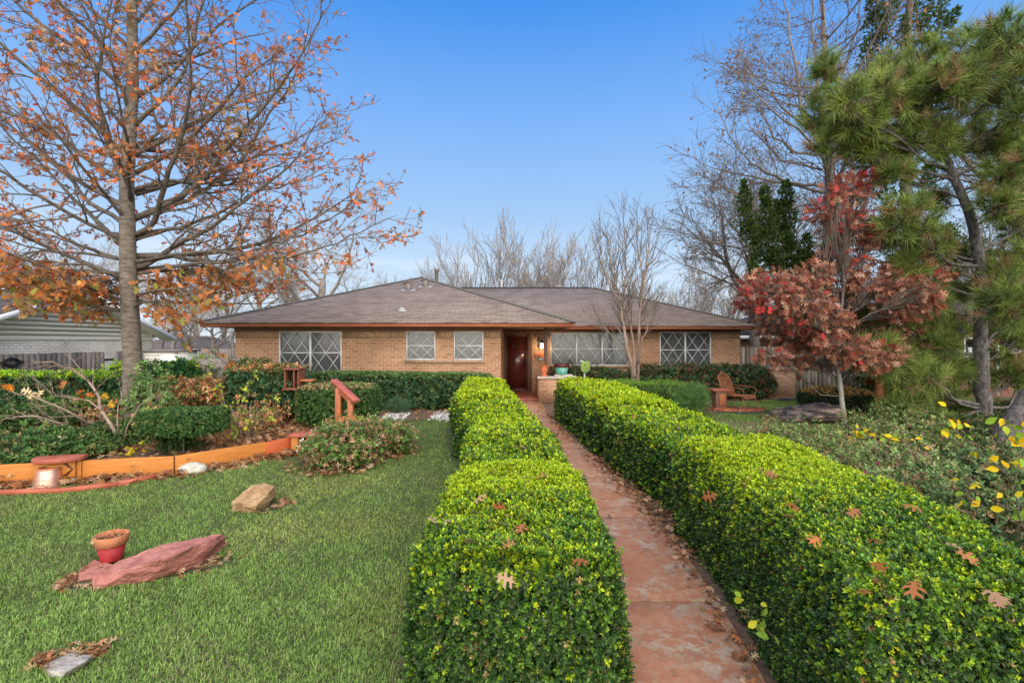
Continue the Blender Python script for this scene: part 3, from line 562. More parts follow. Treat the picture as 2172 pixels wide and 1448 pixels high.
# ---------------------------------------------------------------- long boxwood hedges along the path
def hedge(name, label, edges, base_off, h, capf, capb, bright, seed, group, dips=(), hs=None, tlo=.58):
    # edges: list of (Y, xl, xr) of the clipped top; sides drop vertically to the ground
    E = np.array(edges); Y0, Y1 = E[0, 0], E[-1, 0]
    o = thing(name, label, 'hedge', gz((E[0, 1] + E[0, 2]) / 2, Y0), group)
    nt_ = lambda y: sum(np.exp(-((np.asarray(y) - d) / .13) ** 2) for d in dips) if dips else np.zeros(np.shape(y))
    fx = lambda y: (np.interp(y, E[:, 0], E[:, 1]) + .06 * nt_(y), np.interp(y, E[:, 0], E[:, 2]) - .05 * nt_(y))
    hf = lambda y: (np.interp(y, *hs) if hs else h) - .085 * nt_(y) + np.zeros(np.shape(y))
    # woody core
    S = Soup(); yy = np.linspace(Y0 + .07, Y1 - .07, 30); V = []; fs = []
    for y in yy:
        a, b = fx(y); g = float(zg(y)); k_ = float(hf(y)) - .12; V += [(a + .09, y, g), (a + .07, y, g + k_), (b - .07, y, g + k_), (b - .09, y, g)]
    for i in range(len(yy) - 1):
        for k in range(3): fs.append((4 * i + k, 4 * i + k + 1, 4 * i + k + 5, 4 * i + k + 4))
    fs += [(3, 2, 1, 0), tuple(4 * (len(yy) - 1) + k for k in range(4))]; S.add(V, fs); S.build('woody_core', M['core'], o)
    Sg = Soup()
    def shell(n, y):
        # random point on the cross-section: left face, rounded top, right face
        a, b = fx(y); h = hf(y); w = b - a; per = 2 * h + w; u = rng.uniform(0, 1, n) * per
        g = zg(y); x = np.where(u < h, a, np.where(u < h + w, a + (u - h), b)); z = np.where(u < h, u, np.where(u < h + w, h, h - (u - h - w)))
        nx = np.where(u < h, -1., np.where(u < h + w, 0, 1.)); nz = np.where((u >= h) & (u < h + w), 1., 0.)
        # round the shoulders
        c = (a + b) / 2; e = np.clip((np.abs(x - c) / (w / 2) - .70) / .30, 0, 1); ez = np.clip((z / h - .72) / .28, 0, 1)
        k = e * ez; x = x - np.sign(x - c) * .05 * k; z = z - .05 * k; nx = nx + np.sign(x - c) * .8 * e * ez; nz = nz + .8 * e * ez
        return np.stack([x, y, z + g], 1), norm(np.stack([nx, np.zeros(n), nz + 1e-6], 1)), z / h
    def fill(n, ya, yb, size, Ts):
        y = rng.uniform(ya, yb, n); P, D, t = shell(n, y)
        nf = 0
        lump = .042 * vnoise(P, 1.7, seed) + .030 * vnoise(P, 5.0, seed + 1); P = P + D * (lump[:, None] + rng.normal(size=(n, 1)) * .012 - rng.uniform(0, 1, (n, 1)) ** 3 * .07)
        paint(P, D, t, size, Ts)
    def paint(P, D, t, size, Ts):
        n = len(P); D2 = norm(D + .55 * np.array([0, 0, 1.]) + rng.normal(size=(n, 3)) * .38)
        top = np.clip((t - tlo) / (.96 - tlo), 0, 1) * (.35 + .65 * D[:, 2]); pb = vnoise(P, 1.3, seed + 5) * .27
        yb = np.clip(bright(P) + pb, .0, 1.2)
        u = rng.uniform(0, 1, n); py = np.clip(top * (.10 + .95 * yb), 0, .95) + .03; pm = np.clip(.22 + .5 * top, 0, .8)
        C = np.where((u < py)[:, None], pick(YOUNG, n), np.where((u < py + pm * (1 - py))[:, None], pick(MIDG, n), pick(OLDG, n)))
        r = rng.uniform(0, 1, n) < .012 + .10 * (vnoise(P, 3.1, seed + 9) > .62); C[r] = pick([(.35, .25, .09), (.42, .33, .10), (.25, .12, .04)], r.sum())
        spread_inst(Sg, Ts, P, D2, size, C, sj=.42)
    for ya, yb, dens, size in ((Y0, 3.6, 6000, .0255), (3.6, 4.6, 3900, .030), (4.6, 6.0, 2200, .039), (6.0, 8.5, 1300, .050), (8.5, 20, 800, .062)):
        ya = max(ya, Y0); yb = min(yb, Y1)
        if yb <= ya: continue
        a, b = fx((ya + yb) / 2); fill(int(dens * (yb - ya) * (2 * h + b - a)), ya, yb, size, SPR + SPL)
    for yc, sg, on in ((Y0, -1, capf), (Y1, 1, capb)):
        if not on: continue
        a, b = fx(yc); n = int((6600 if yc < 5 else 1000) * (b - a) * h); x = rng.uniform(a, b, n); z = rng.uniform(0, h, n)
        z = z * float(hf(yc)) / h; P = np.stack([x, np.full(n, yc), z + zg(yc)], 1); c = (a + b) / 2; e = np.clip((np.abs(x - c) / ((b - a) / 2) - .75) / .25, 0, 1); ez = np.clip((z / h - .85) / .15, 0, 1)
        D = norm(np.stack([np.sign(x - c) * .7 * e, np.full(n, sg * 1.), ez * .8], 1)); P[:, 1] -= sg * .06 * np.maximum(e, ez) ** 2
        P = P + D * (.035 * vnoise(P, 1.8, seed) + .022 * vnoise(P, 5.5, seed + 1) + rng.normal(size=n) * .012 - rng.uniform(0, 1, n) ** 3 * .06)[:, None]
        paint(P, D, z / h, .0255 if yc < 5 else .06, SPR + SPL)
    Sg.build('foliage', M['hedge_leaf'], o)
    return fx
hh = .93
def edge_pts(L, R, h):
    l = np.array([hit(x, y, h) for x, y in L]); r = np.array([hit(x, y, h) for x, y in R]); l = l[np.argsort(l[:, 1])]; r = r[np.argsort(r[:, 1])]
    return l, r
LL, LR = edge_pts([(893, 1095), (918, 1050), (956, 992), (974, 948), (988, 900), (968, 862), (956, 840), (985, 806)], [(1334, 1171), (1303, 1131), (1280, 1086), (1254, 1015), (1227, 979), (1187, 921), (1151, 880), (1101, 845), (1070, 809)], hh)
ly = np.linspace(2.66, LR[-1, 1], 16)
EL_ = [(y, np.interp(y, LL[:, 1], LL[:, 0]) + .05, np.interp(y, LR[:, 1], LR[:, 0]) - .04) for y in ly]
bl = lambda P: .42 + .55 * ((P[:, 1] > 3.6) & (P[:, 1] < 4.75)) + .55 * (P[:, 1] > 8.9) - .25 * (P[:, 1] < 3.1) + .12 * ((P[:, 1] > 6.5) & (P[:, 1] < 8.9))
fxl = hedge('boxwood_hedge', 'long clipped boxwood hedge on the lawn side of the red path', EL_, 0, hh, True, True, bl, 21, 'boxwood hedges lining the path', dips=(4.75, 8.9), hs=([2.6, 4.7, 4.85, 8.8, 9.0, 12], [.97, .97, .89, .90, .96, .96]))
RL, RR = edge_pts([(1146, 812), (1175, 838), (1215, 868), (1290, 905), (1419, 946)], [(1268, 806), (1340, 825), (1400, 848), (1472, 866), (1544, 897)], hh - .02)
ry = np.linspace(max(RL[0, 1], 5.35), min(RL[-1, 1], RR[-1, 1]) + .3, 14)
ER = [(y, np.interp(y, PR[:, 1], PR[:, 0]) + .11 + .13 * np.exp(-((y - 5.9) / 1.3) ** 2), np.interp(y, RR[:, 1], RR[:, 0])) for y in ry]
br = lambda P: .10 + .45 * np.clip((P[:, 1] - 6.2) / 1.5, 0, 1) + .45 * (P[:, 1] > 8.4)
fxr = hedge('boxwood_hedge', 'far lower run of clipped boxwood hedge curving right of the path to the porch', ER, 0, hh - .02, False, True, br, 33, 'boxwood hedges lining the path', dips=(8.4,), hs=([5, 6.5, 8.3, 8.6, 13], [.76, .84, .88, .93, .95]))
NR = np.array([hit(x, y, 1.0) for x, y in [(1544, 897), (1687, 943), (1831, 1004), (1974, 1062), (2118, 1144)]]); NR = NR[np.argsort(NR[:, 1])]
ny = np.linspace(2.25, 5.45, 9); EN = [(y, path_r(y) + .08 + .03 * (y > 5.2), np.interp(y, NR[:, 1], NR[:, 0])) for y in ny]
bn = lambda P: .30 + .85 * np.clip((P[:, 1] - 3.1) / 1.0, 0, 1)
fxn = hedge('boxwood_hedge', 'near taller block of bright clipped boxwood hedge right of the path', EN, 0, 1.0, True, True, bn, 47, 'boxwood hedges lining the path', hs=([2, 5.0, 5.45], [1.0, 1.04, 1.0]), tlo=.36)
# ---------------------------------------------------------------- lawn blades
def blades(name, poly, n, hgt, wid, holes=(), dens=None):
    P = np.array(poly); x = rng.uniform(P[:, 0].min(), P[:, 0].max(), n); y = rng.uniform(P[:, 1].min(), P[:, 1].max(), n)
    m = inpoly(x, y, poly)
    for hp in holes: m &= ~inpoly(x, y, hp)
    if dens is not None: m &= rng.uniform(0, 1, n) < dens(x, y)
    x, y = x[m], y[m]; n = len(x); B = np.stack([x, y, zg(y) + .001], 1)
    c1 = vnoise(B, 2.0, 3); c2 = vnoise(B, 9., 4); c3 = vnoise(B, 23., 8)
    a = 1.2 * c2 + U(0, 6.3, n); lean = rng.uniform(.25, 1.2, n); s = hgt * rng.uniform(.6, 1.25, n) * (1 + .30 * c3 + .28 * c2); wd = wid * rng.uniform(.7, 1.3, n)
    h = np.stack([np.cos(a), np.sin(a), np.zeros(n)], 1); q = np.stack([-np.sin(a), np.cos(a), np.zeros(n)], 1) ; up = np.array([0, 0, 1.])
    m1 = B + (h * (.32 * np.sin(lean))[:, None] + up * (.55 * np.cos(lean * .6))[:, None]) * s[:, None]
    t1 = m1 + (h * (.62 * np.sin(np.minimum(lean * 1.5, 1.7)))[:, None] + up * (.5 * np.cos(np.minimum(lean * 1.5, 1.7)))[:, None]) * s[:, None]
    w = q * wd[:, None]; V = np.stack([B - w, B + w, m1 + w * .8, m1 - w * .8, t1], 1).reshape(-1, 3)
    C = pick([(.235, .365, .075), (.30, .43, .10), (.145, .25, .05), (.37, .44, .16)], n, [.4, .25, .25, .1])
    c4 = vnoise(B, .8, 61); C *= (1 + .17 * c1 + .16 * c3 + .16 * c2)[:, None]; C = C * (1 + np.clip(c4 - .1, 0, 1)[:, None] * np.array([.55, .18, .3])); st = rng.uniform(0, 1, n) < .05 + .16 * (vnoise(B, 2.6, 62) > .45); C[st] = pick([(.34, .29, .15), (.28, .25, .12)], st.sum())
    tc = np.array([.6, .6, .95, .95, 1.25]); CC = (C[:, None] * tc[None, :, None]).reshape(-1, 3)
    S = Soup(); S.v.append(V); S.col.append(CC); off = np.arange(n) * 5
    S.i.append((off[:, None] + np.array([0, 1, 2, 3])).reshape(-1)); S.c.append(np.full(n, 4)); S.mi.append(np.zeros(n, int))
    S.i.append((off[:, None] + np.array([3, 2, 4])).reshape(-1)); S.c.append(np.full(n, 3)); S.mi.append(np.zeros(n, int)); S.n = 5 * n
    return tag(S.build(name, M['grass'], origin=B.mean(0)), kind='stuff')
lawnL = [(-.55, 2.3), (-3.4, 2.3), (-8.8, 6.6)] + [(p[0], p[1] - .28) for p in BD[0:5]] + [tuple(p) for p in BED2[1:8]] + [(-1.55, 11.9), (-1.35, 10.0), (-1.05, 8.5), (-.66, 7.), (-.62, 5.), (-.62, 3.)]
def ring(cx, cy, rx, ry, a=0, n=14):
    t = np.arange(n) * 2 * PI / n; c, s = math.cos(a), math.sin(a); X = rx * np.cos(t); Y = ry * np.sin(t); return [(cx + c * x - s * y, cy + s * x + c * y) for x, y in zip(X, Y)]
HOLES = [ring(-3.12, 4.52, .54, .17, .42), ring(-3.72, 4.35, .22, .2), ring(-3.1, 6.25, .30, .24, .3), ring(-2.92, 3.28, .2, .09, .4)]
lx_ = [p[0] for p in lawnL]
nearp = [(-.5, 2.2), (-3.6, 2.2), (-5.6, 4.6), (-.5, 4.6)]
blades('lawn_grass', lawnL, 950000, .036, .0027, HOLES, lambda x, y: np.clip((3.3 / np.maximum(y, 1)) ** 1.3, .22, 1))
lawnR = [(2.75, 10.5), (4.3, 12.6), (5.5, 13.2), (6.4, 15.1), (9.3, 16.2), (12.4, 16.5), (13.2, 14.5), (10, 13.4), (7.6, 11.5), (6.4, 9.6), (4.2, 8.6), (2.7, 7.4)]
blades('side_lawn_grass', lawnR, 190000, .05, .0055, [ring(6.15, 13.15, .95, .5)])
# ---------------------------------------------------------------- fallen oak leaves
def litter(name, P, size, cols, S=None, flat=.35):
    n = len(P); S2 = S or Soup(); a = U(0, 6.3, n); D = np.stack([np.cos(a), np.sin(a), rng.normal(size=n) * flat], 1)
    spread_inst(S2, [T_oak, T_oakc], P, D, size, pick(cols, n, jit=.3), up=np.tile([0, 0, 1.], (n, 1)))
    return S2
BROWN = [(.38, .21, .10), (.31, .15, .07), (.46, .29, .16), (.24, .105, .05), (.52, .35, .205), (.36, .15, .06)]
def scat(poly, n, zf, lift=.02):
    P = np.array(poly); x = U(P[:, 0].min(), P[:, 0].max(), n); y = U(P[:, 1].min(), P[:, 1].max(), n); m = inpoly(x, y, poly); x, y = x[m], y[m]
    return np.stack([x, y, zf(x, y) + U(.005, lift, len(x))], 1)
S = litter('', np.concatenate([scat(BED, 5200, bedhi, .05), scat([(-6.8, 8.2), (-4.1, 8.9), (-3.8, 12.1), (-5.6, 12.4), (-6.6, 10)], 5200, bedhi, .06)]), .115, BROWN)
S = litter('', scat(BED2, 1700, lambda x, y: zg(y) + .012, .04), .11, BROWN, S)
tag(S.build('leaf_litter', M['dry_leaf'], origin=(-6, 10, .3)), kind='stuff')
# strip of leaves between board and edging
pts = []
for (a, b, n) in ((BD[1], BD[2], 420), (BD[2], BD[3], 200), (BD[3], BD[4], 130), (BD[0], BD[1], 120)):
    t = U(0, 1, n); nrm = np.array([b[1] - a[1], -(b[0] - a[0])]); nrm = nrm / np.linalg.norm(nrm); d = np.abs(rng.normal(size=n)) * .16 + .03; q = a + (b - a) * t[:, None] + nrm * d[:, None]; pts.append(np.stack([q[:, 0], q[:, 1], zg(q[:, 1]) + U(.01, .09, n) * np.exp(-d * 2)], 1))
S = litter('', np.concatenate(pts), .12, BROWN)
# path edges, around rocks, shrub feet
y = U(2.3, 15, 620); side = rng.uniform(0, 1, 620) < .86; x = np.where(side, path_r(y) - .05 - np.abs(rng.normal(size=620)) * .075, path_r(y) - 1.02 + np.abs(rng.normal(size=620)) * .05)
S = litter('', np.stack([x, y, zg(y) + .04 + U(0, .03, 620)], 1), .07, BROWN, S)
y = U(4.6, 8.5, 420); S = litter('', np.stack([path_r(y) + U(-.08, .24, 420), y, zg(y) + .03 + U(0, .03, 420)], 1), .075, BROWN, S)
y = U(2.5, 14, 34); S = litter('', np.stack([path_r(y) - U(.15, .9, 34), y, zg(y) + .045], 1), .09, BROWN[:4], S)
for hx in HOLES:
    c = np.array(hx).mean(0); k = rng.integers(0, len(hx), 80); q = np.array(hx)[k] * U(.75, 1.0, (80, 1)) + c * 0 ; q = c + (np.array(hx)[k] - c) * U(.6, 1.0, (80, 1)); S = litter('', np.stack([q[:, 0], q[:, 1], zg(q[:, 1]) + U(.01, .05, 80)], 1), .075, BROWN, S)
for c, r, n in ((hit(700, 992), .75, 240), (hit(800, 968), .7, 160), (hit(1660, 890), .6, 120), (hit(1560, 868), .8, 160)):
    a = U(0, 6.3, n); d = U(0, 1, n) ** .5 * r; q = c[:2] + np.stack([np.cos(a) * d, np.sin(a) * d * .7], 1); S = litter('', np.stack([q[:, 0], q[:, 1], zg(q[:, 1]) + U(.01, .05, n)], 1), .10, BROWN, S)
S = litter('', scat([(3, 3), (3, 8), (10, 12), (16, 12), (16, 4)], 1500, lambda x, y: zg(y) + .02, .05), .11, BROWN, S)
S = litter('', scat(BED4, 500, lambda x, y: zg(y) + .014, .04), .1, BROWN, S)
tag(S.build('fallen_leaves', M['dry_leaf'], origin=(0, 7, .1)), kind='stuff')
# single leaves resting on the hedges (each one a thing)
HL = [(1085, 1095, 0), (1100, 1130, 0), (925, 1110, 0), (955, 1100, 0), (1095, 1150, 0), (1045, 1075, 0), (1120, 1012, 0), (1165, 1008, 0), (1050, 1222, 0), (1005, 1068, 0), (1100, 945, 0), (1075, 985, 0), (990, 1150, 0), (1250, 1195, 0), (1060, 905, 0), (1130, 905, 0), (1020, 880, 0),
      (1690, 1085, 1), (1650, 1010, 1), (1520, 1050, 1), (1845, 1260, 1), (1850, 1190, 1), (1880, 1150, 1), (2000, 1150, 1), (2025, 1165, 1), (1680, 1100, 1), (2080, 1250, 1), (1960, 1085, 1), (1800, 1095, 1), (2120, 1290, 1), (1940, 1230, 1), (1575, 960, 1), (1620, 945, 1), (1740, 1140, 1), (1460, 905, 2), (1350, 880, 2), (1410, 872, 2), (1270, 838, 2)]
LAB = ['brown fallen oak leaf lying on the lawn side boxwood hedge', 'tan fallen oak leaf lying on the near bright boxwood hedge right of the path', 'fallen oak leaf lying on the far boxwood hedge right of the path']
LC = [(.36, .13, .05), (.46, .26, .15), (.40, .17, .07), (.30, .095, .035), (.48, .30, .19), (.26, .10, .05)]
for px, py, k in HL:
    p = hit(px, py, (hh + .035 * (py > 990) - .03 * (py < 990), 1.02, hh - .05)[k] + .05); a = U(0, 6.3); S = Soup()
    S.inst((T_oak, T_oakc, T_oakc)[rng.integers(3)], p[None], frames(np.array([[math.cos(a), math.sin(a), U(-.5, .6)]]), up=np.array([[0, -.3, 1.]])), np.array([U(.07, .125)]), pick(LC, 1))
    tag(S.build('oak_leaf', M['dry_leaf'], origin=p), LAB[k], 'fallen leaf', 'fallen oak leaves resting on the hedges')
# ---------------------------------------------------------------- bushes
def bush(name, label, cat, c, rad, n, size, cols, p=None, power=2.6, Ts=None, zmin=0., topcols=None, group=None, stems=6, fill=.35, jit=.3, core=True, stemmat='twig', lump=.08, out=.6, leafmat='leaf', droop=0., lift=1.7):
    """c: centre of the crown's base in world, rad: half sizes (x,y) and height z."""
    c = np.asarray(c, float); rx, ry, rz = rad; o = thing(name, label, cat, c, group); Ts = Ts or SPL
    v = rng.normal(size=(n * 2, 3)); v = norm(v); l = (np.abs(v) ** power).sum(1) ** (-1 / power); q = v * l[:, None]; q = q[(q[:, 2] + 1) / 2 > zmin - .02][:n]; n = len(q)
    N_ = norm(np.sign(q) * np.abs(q) ** (power - 1) / np.array([rx, ry, rz / 2]))
    r = 1 - U(0, 1, n) ** 2 * fill; P = q * r[:, None] * np.array([rx, ry, rz / 2]) + np.array([0, 0, rz / 2]) + c
    P = P + N_ * (lump * vnoise(P, 2.2 / max(rx, .3), 9 + int(abs(c[0]) * 7)) + rng.normal(size=n) * lump * .3)[:, None]
    C = pick(cols, n, p, jit)
    if topcols is not None: m = (N_[:, 2] > .55) & (rng.uniform(0, 1, n) < .8); C[m] = pick(topcols, m.sum(), jit=jit)
    D = norm(N_ * out + np.array([0, 0, .35 - droop]) + rng.normal(size=(n, 3)) * .5)
    S = Soup(); spread_inst(S, Ts, P, D, size, C * lift); S.build('foliage', M[leafmat], o)
    S = Soup(); g = float(zg(c[1]))
    for k in range(stems):
        a = U(0, 6.3); b = np.array([c[0] + .12 * rx * math.cos(a), c[1] + .12 * ry * math.sin(a), min(c[2], g) - .02]); e = c + np.array([rx * .6 * math.cos(a), ry * .6 * math.sin(a), rz * U(.5, .85)]); m = (b + e) / 2 + rng.normal(size=3) * .06 + np.array([0, 0, .05])
        S.tube([b, m, e], [.018, .013, .006], 5)
        for j in range(3): e2 = m + (e - m) * U(.2, .9) + rng.normal(size=3) * np.array([rx, ry, rz]) * .22; S.tube([m, (m + e2) / 2 + rng.normal(size=3) * .03, e2], [.008, .006, .003], 3)
    if stems: S.build('stems', M[stemmat], o)
    if core:
        v = Soup(); u = np.linspace(-PI / 2, PI / 2, 9); prof = [(math.cos(t) ** (2 / power), math.sin(abs(t)) ** (2 / power) * np.sign(t)) for t in u]
        V, fs = [], []
        for (pr, pz) in prof:
            for j in range(16):
                t = j * 2 * PI / 16; cx_, sy_ = math.cos(t), math.sin(t); V.append((c[0] + rx * .80 * pr * np.sign(cx_) * abs(cx_) ** (2 / power), c[1] + ry * .80 * pr * np.sign(sy_) * abs(sy_) ** (2 / power), c[2] + rz / 2 + rz / 2 * .8 * pz))
        for i in range(8):
            for j in range(16): fs.append((i * 16 + j, i * 16 + (j + 1) % 16, (i + 1) * 16 + (j + 1) % 16, (i + 1) * 16 + j))
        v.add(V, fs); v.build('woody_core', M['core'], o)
    return o
DK = [(.035, .085, .022), (.025, .062, .017), (.055, .115, .03), (.04, .08, .025), (.09, .12, .035)]
DKG = [(.03, .075, .03), (.02, .055, .02), (.05, .10, .045), (.09, .11, .04)]
LIME = [(.32, .44, .02), (.24, .38, .025), (.15, .28, .03)]
RUST = [(.34, .15, .07), (.28, .11, .05), (.42, .24, .12), (.22, .17, .05)]
def gb(px, py, Y, h=None): q = at(px, py, Y); return q
# clipped shrubs on the left
c = np.array([-5.42, 8.2, .60]); bush('clipped_shrub', 'dark green flat topped clipped shrub just behind the long orange board', 'shrub', c, (.56, .40, .36), 5200, .038, DK, power=10, stems=4, lump=.025, fill=.12, group='clipped shrubs in the left bed')
c2 = np.array([-5.45, 8.25, .28]); 
S = Soup()
root = [o for o in COL.objects if o.name == 'clipped_shrub'][0]
P_ = c2 + rng.normal(size=(700, 3)) * np.array([.15, .13, .09]) + np.array([-.12, 0, .2]); spread_inst(S, SPL, P_, rng.normal(size=(700, 3)) + np.array([0, -.3, .5]), .055, pick(DK, 700)); S.build('lower_foliage', M['leaf'], root)
bush('clipped_shrub', 'rounded block of dark clipped shrub just behind the wooden handrail', 'shrub', (-3.62, 10.35, .46), (.74, .55, .72), 5600, .046, DK, power=8, stems=4, lump=.035, fill=.15, topcols=[(.10, .17, .04), (.22, .17, .07), (.30, .19, .10)], group='clipped shrubs in the left bed')
# hedge under the wing windows
def boxhedge(name, label, x0, x1, y0, y1, z1, n, size, cols, topcols=None, power=9, group=None, z0=None, **k):
    g = float(zg(y0)) if z0 is None else z0
    return bush(name, label, 'hedge', ((x0 + x1) / 2, (y0 + y1) / 2, g), ((x1 - x0) / 2, (y1 - y0) / 2, z1 - g), n, size, cols, power=power, topcols=topcols, stems=0, group=group, lump=.05, fill=.2, **k)
boxhedge('house_hedge', 'long dark clipped hedge under the wing windows of the brick house', -5.9, -.55, 13.45, 14.45, 1.16, 12500, .07, DKG, [(.07, .13, .035), (.10, .15, .05)])
# dark foundation shrubs under the right windows: several rounded plants
for i, (x, y, r, z) in enumerate(((1.85, 16.4, .75, .95), (3.0, 16.5, .8, .9), (4.6, 16.5, .9, .95), (5.75, 16.5, .8, 1.0), (6.75, 16.3, .85, 1.02), (7.75, 16.3, .75, 1.0))):
    bush('foundation_shrub', ('dark shrub behind the jade green pot', 'dark shrub directly behind the lime green sign', 'dark bronze shrub right of the crape myrtle trunk', 'dark shrub under the left half of the right window pair', 'dark shrub between the right window pair and the rust chair', 'rounded dark shrub at the right corner of the brick house')[i], 'shrub', (x, y, .2), (r, .6, z + .08), 1900, .085, DKG + [(.12, .05, .03), (.07, .06, .035)], power=3, stems=3, group='dark shrubs along the right house wall', lump=.1)
# feathery junipers
bush('low_juniper', 'flat green spreading juniper between the right hedge and the house wall', 'shrub', (3.55, 13.3, .23), (1.45, .85, .78), 6500, .08, [(.06, .13, .03), (.09, .17, .03), (.04, .09, .025), (.14, .24, .03)], power=4.5, Ts=[tuft(12, 7), tuft(12, 8)], stems=4, topcols=[(.12, .22, .03), (.16, .27, .03), (.08, .15, .03)], lump=.1)
bush('feathery_juniper', 'small feathery arching juniper beside the wooden pedestal table', 'shrub', (4.42, 12.3, .3), (.42, .4, .72), 1100, .16, [(.07, .14, .035), (.05, .10, .03), (.11, .18, .05)], power=2, Ts=[tuft(9, 17), tuft(9, 18)], stems=5, lump=.15, fill=.7, core=False)
# domed brown-topped shrub
bush('domed_shrub', 'low domed shrub with rusty brown clipped top beside the layered boulder', 'shrub', (8.95, 13.7, .2), (.86, .7, .62), 4200, .06, [(.03, .05, .02), (.02, .035, .015), (.06, .06, .025)], topcols=[(.42, .22, .06), (.36, .17, .05), (.30, .22, .07)], power=3, stems=3, lump=.04)
# left back hedges
boxhedge('back_hedge', 'dark clipped hedge with light green top in front of the grey fence', -13.0, -9.35, 11.4, 12.3, 1.32, 6500, .07, DKG, LIME)
boxhedge('lime_hedge', 'bright lime clipped hedge between the big oak trunk and the wide stump', -9.0, -7.05, 12.2, 13.0, 1.52, 3600, .075, DKG, LIME)
bush('lime_shrub', 'small lime shrub left of the big oak trunk by the grey fence', 'shrub', (-9.9, 12.75, .8), (.45, .4, .75), 900, .07, LIME, power=4, stems=2)
for i, (px, py, Y, r, z, lab) in enumerate(((185, 905, 10.2, 1.15, .62, 'low mounded dark shrub under the bare twiggy branches beside the oak'), (20, 930, 9.1, .9, .62, 'leafy dark shrub at the left picture edge above the orange board'), (130, 960, 8.1, .85, .42, 'low dark ivy mound just above the half round seat'), (55, 975, 7.75, .8, .40, 'low dark ivy mound above the left end of the orange board'), (215, 960, 8.6, .55, .4, 'low dark green plant left of the bare shrub base'))):
    q = at(px, py, Y); bush('ground_shrub', lab, 'shrub', (q[0], Y, zbed(q[0], Y) - .05), (r, .55, z), int(2300 * r), .075, DK + [(.07, .12, .03), (.16, .13, .06)], power=2.3, stems=5, group='low shrubs in the left bed', lump=.13, fill=.6, topcols=[(.10, .16, .03), (.06, .11, .03)] if i == 0 else None)
# mid bed shrubs
q = at(340, 880, 11.2); bush('broadleaf_shrub', 'dark glossy broadleaf shrub right of the big oak trunk', 'shrub', (q[0], 11.2, .5), (.75, .55, 1.05), 1700, .1, [(.03, .09, .025), (.05, .13, .03), (.02, .06, .02)], power=2.5, stems=5, lump=.15, fill=.6)
q = at(415, 870, 10.6); bush('azalea_shrub', 'twiggy azalea with rusty brown top and bare tan stems', 'shrub', (q[0], 10.6, .75), (.72, .5, .52), 1600, .075, RUST + [(.10, .13, .04)], power=4, stems=12, stemmat='twig_tan', lump=.1, fill=.7, core=False)
q = at(568, 870, 10.7); bush('square_shrub', 'square clipped dark shrub with leaf covered top left of the wooden feeder box', 'shrub', (q[0], 10.9, .5), (.76, .55, 1.05), 3600, .07, DKG, power=7, topcols=RUST + [(.16, .20, .04)], stems=3, lump=.06)
for i, (px, Y, z0, rx, rz, lab) in enumerate(((432, 12.0, 1.02, .55, .62, 'leafy green vine mound at the left end of the wide stump'), (540, 11.8, 1.0, .5, .60, 'leafy dark vine mound at the right end of the wide stump'))):
    q = at(px, 800, Y); bush('vine_mound', lab, 'vine', (q[0], Y, z0), (rx, .5, rz), 1000, .085, DK + [(.10, .18, .04)], topcols=LIME if i == 0 else None, power=3, stems=3, lump=.12, fill=.5)
for px, py, Y, r, z, lab in ((520, 945, 9.3, .42, .75, 'bare twiggy tan shrub in the leaf litter right of the flat clipped shrub'), (570, 925, 10.0, .40, .55, 'small twiggy shrub with dry rusty leaves in front of the square clipped shrub'), (330, 950, 8.9, .35, .7, 'thin twiggy shrub at the foot of the big oak trunk'), (200, 880, 9.7, .6, .7, 'rusty twiggy shrub behind the bare arching branches')):
    q = at(px, py, Y); bush('twiggy_shrub', lab, 'shrub', (q[0], Y, zbed(q[0], Y)), (r, .35, z), 170, .075, RUST + [(.3, .32, .05), (.12, .16, .05)], power=2, stems=16, stemmat='twig_tan', core=False, fill=.9, lump=.2, group='twiggy shrubs in the left bed')
# abelia with pale flowers
for px, py, r, z, lab in ((712, 998, .66, .72, 'loose green abelia shrub with brownish sprays in front of the handrail'), (800, 968, .62, .66, 'loose white flecked abelia shrub beside the lawn right of the handrail')):
    q = hit(px, py); b = bush('abelia_shrub', lab, 'shrub', (q[0], q[1] + .25, q[2] - .02), (r, .5, z), 2300, .06, [(.09, .16, .035), (.06, .12, .03), (.14, .20, .05), (.20, .13, .06), (.30, .17, .10)], power=2, stems=12, lump=.2, fill=.75, core=False, stemmat='twig_tan', group='abelia shrubs at the lawn edge')
    n = 90; v = norm(rng.normal(size=(n, 3))); v[:, 2] = np.abs(v[:, 2]); P = np.array([q[0], q[1] + .25, q[2] + z * .4]) + v * np.array([r, .5, z * .62]) * 1.02
    S = Soup(); spread_inst(S, [T_oval], P, rng.normal(size=(n, 3)), .035, pick([(.8, .74, .68), (.7, .5, .45)], n)); S.build('flowers', M['leaf'], b)
bush('dwarf_mugo', 'tiny blue green bushy plant in the pebble bed below the small windows', 'shrub', tuple(hit(845, 878) + np.array([0, .1, 0])), (.34, .28, .36), 520, .09, [(.07, .13, .055), (.05, .095, .04)], Ts=[tuft(10, 27), tuft(10, 28)], stems=3, power=2, core=False, fill=.8)
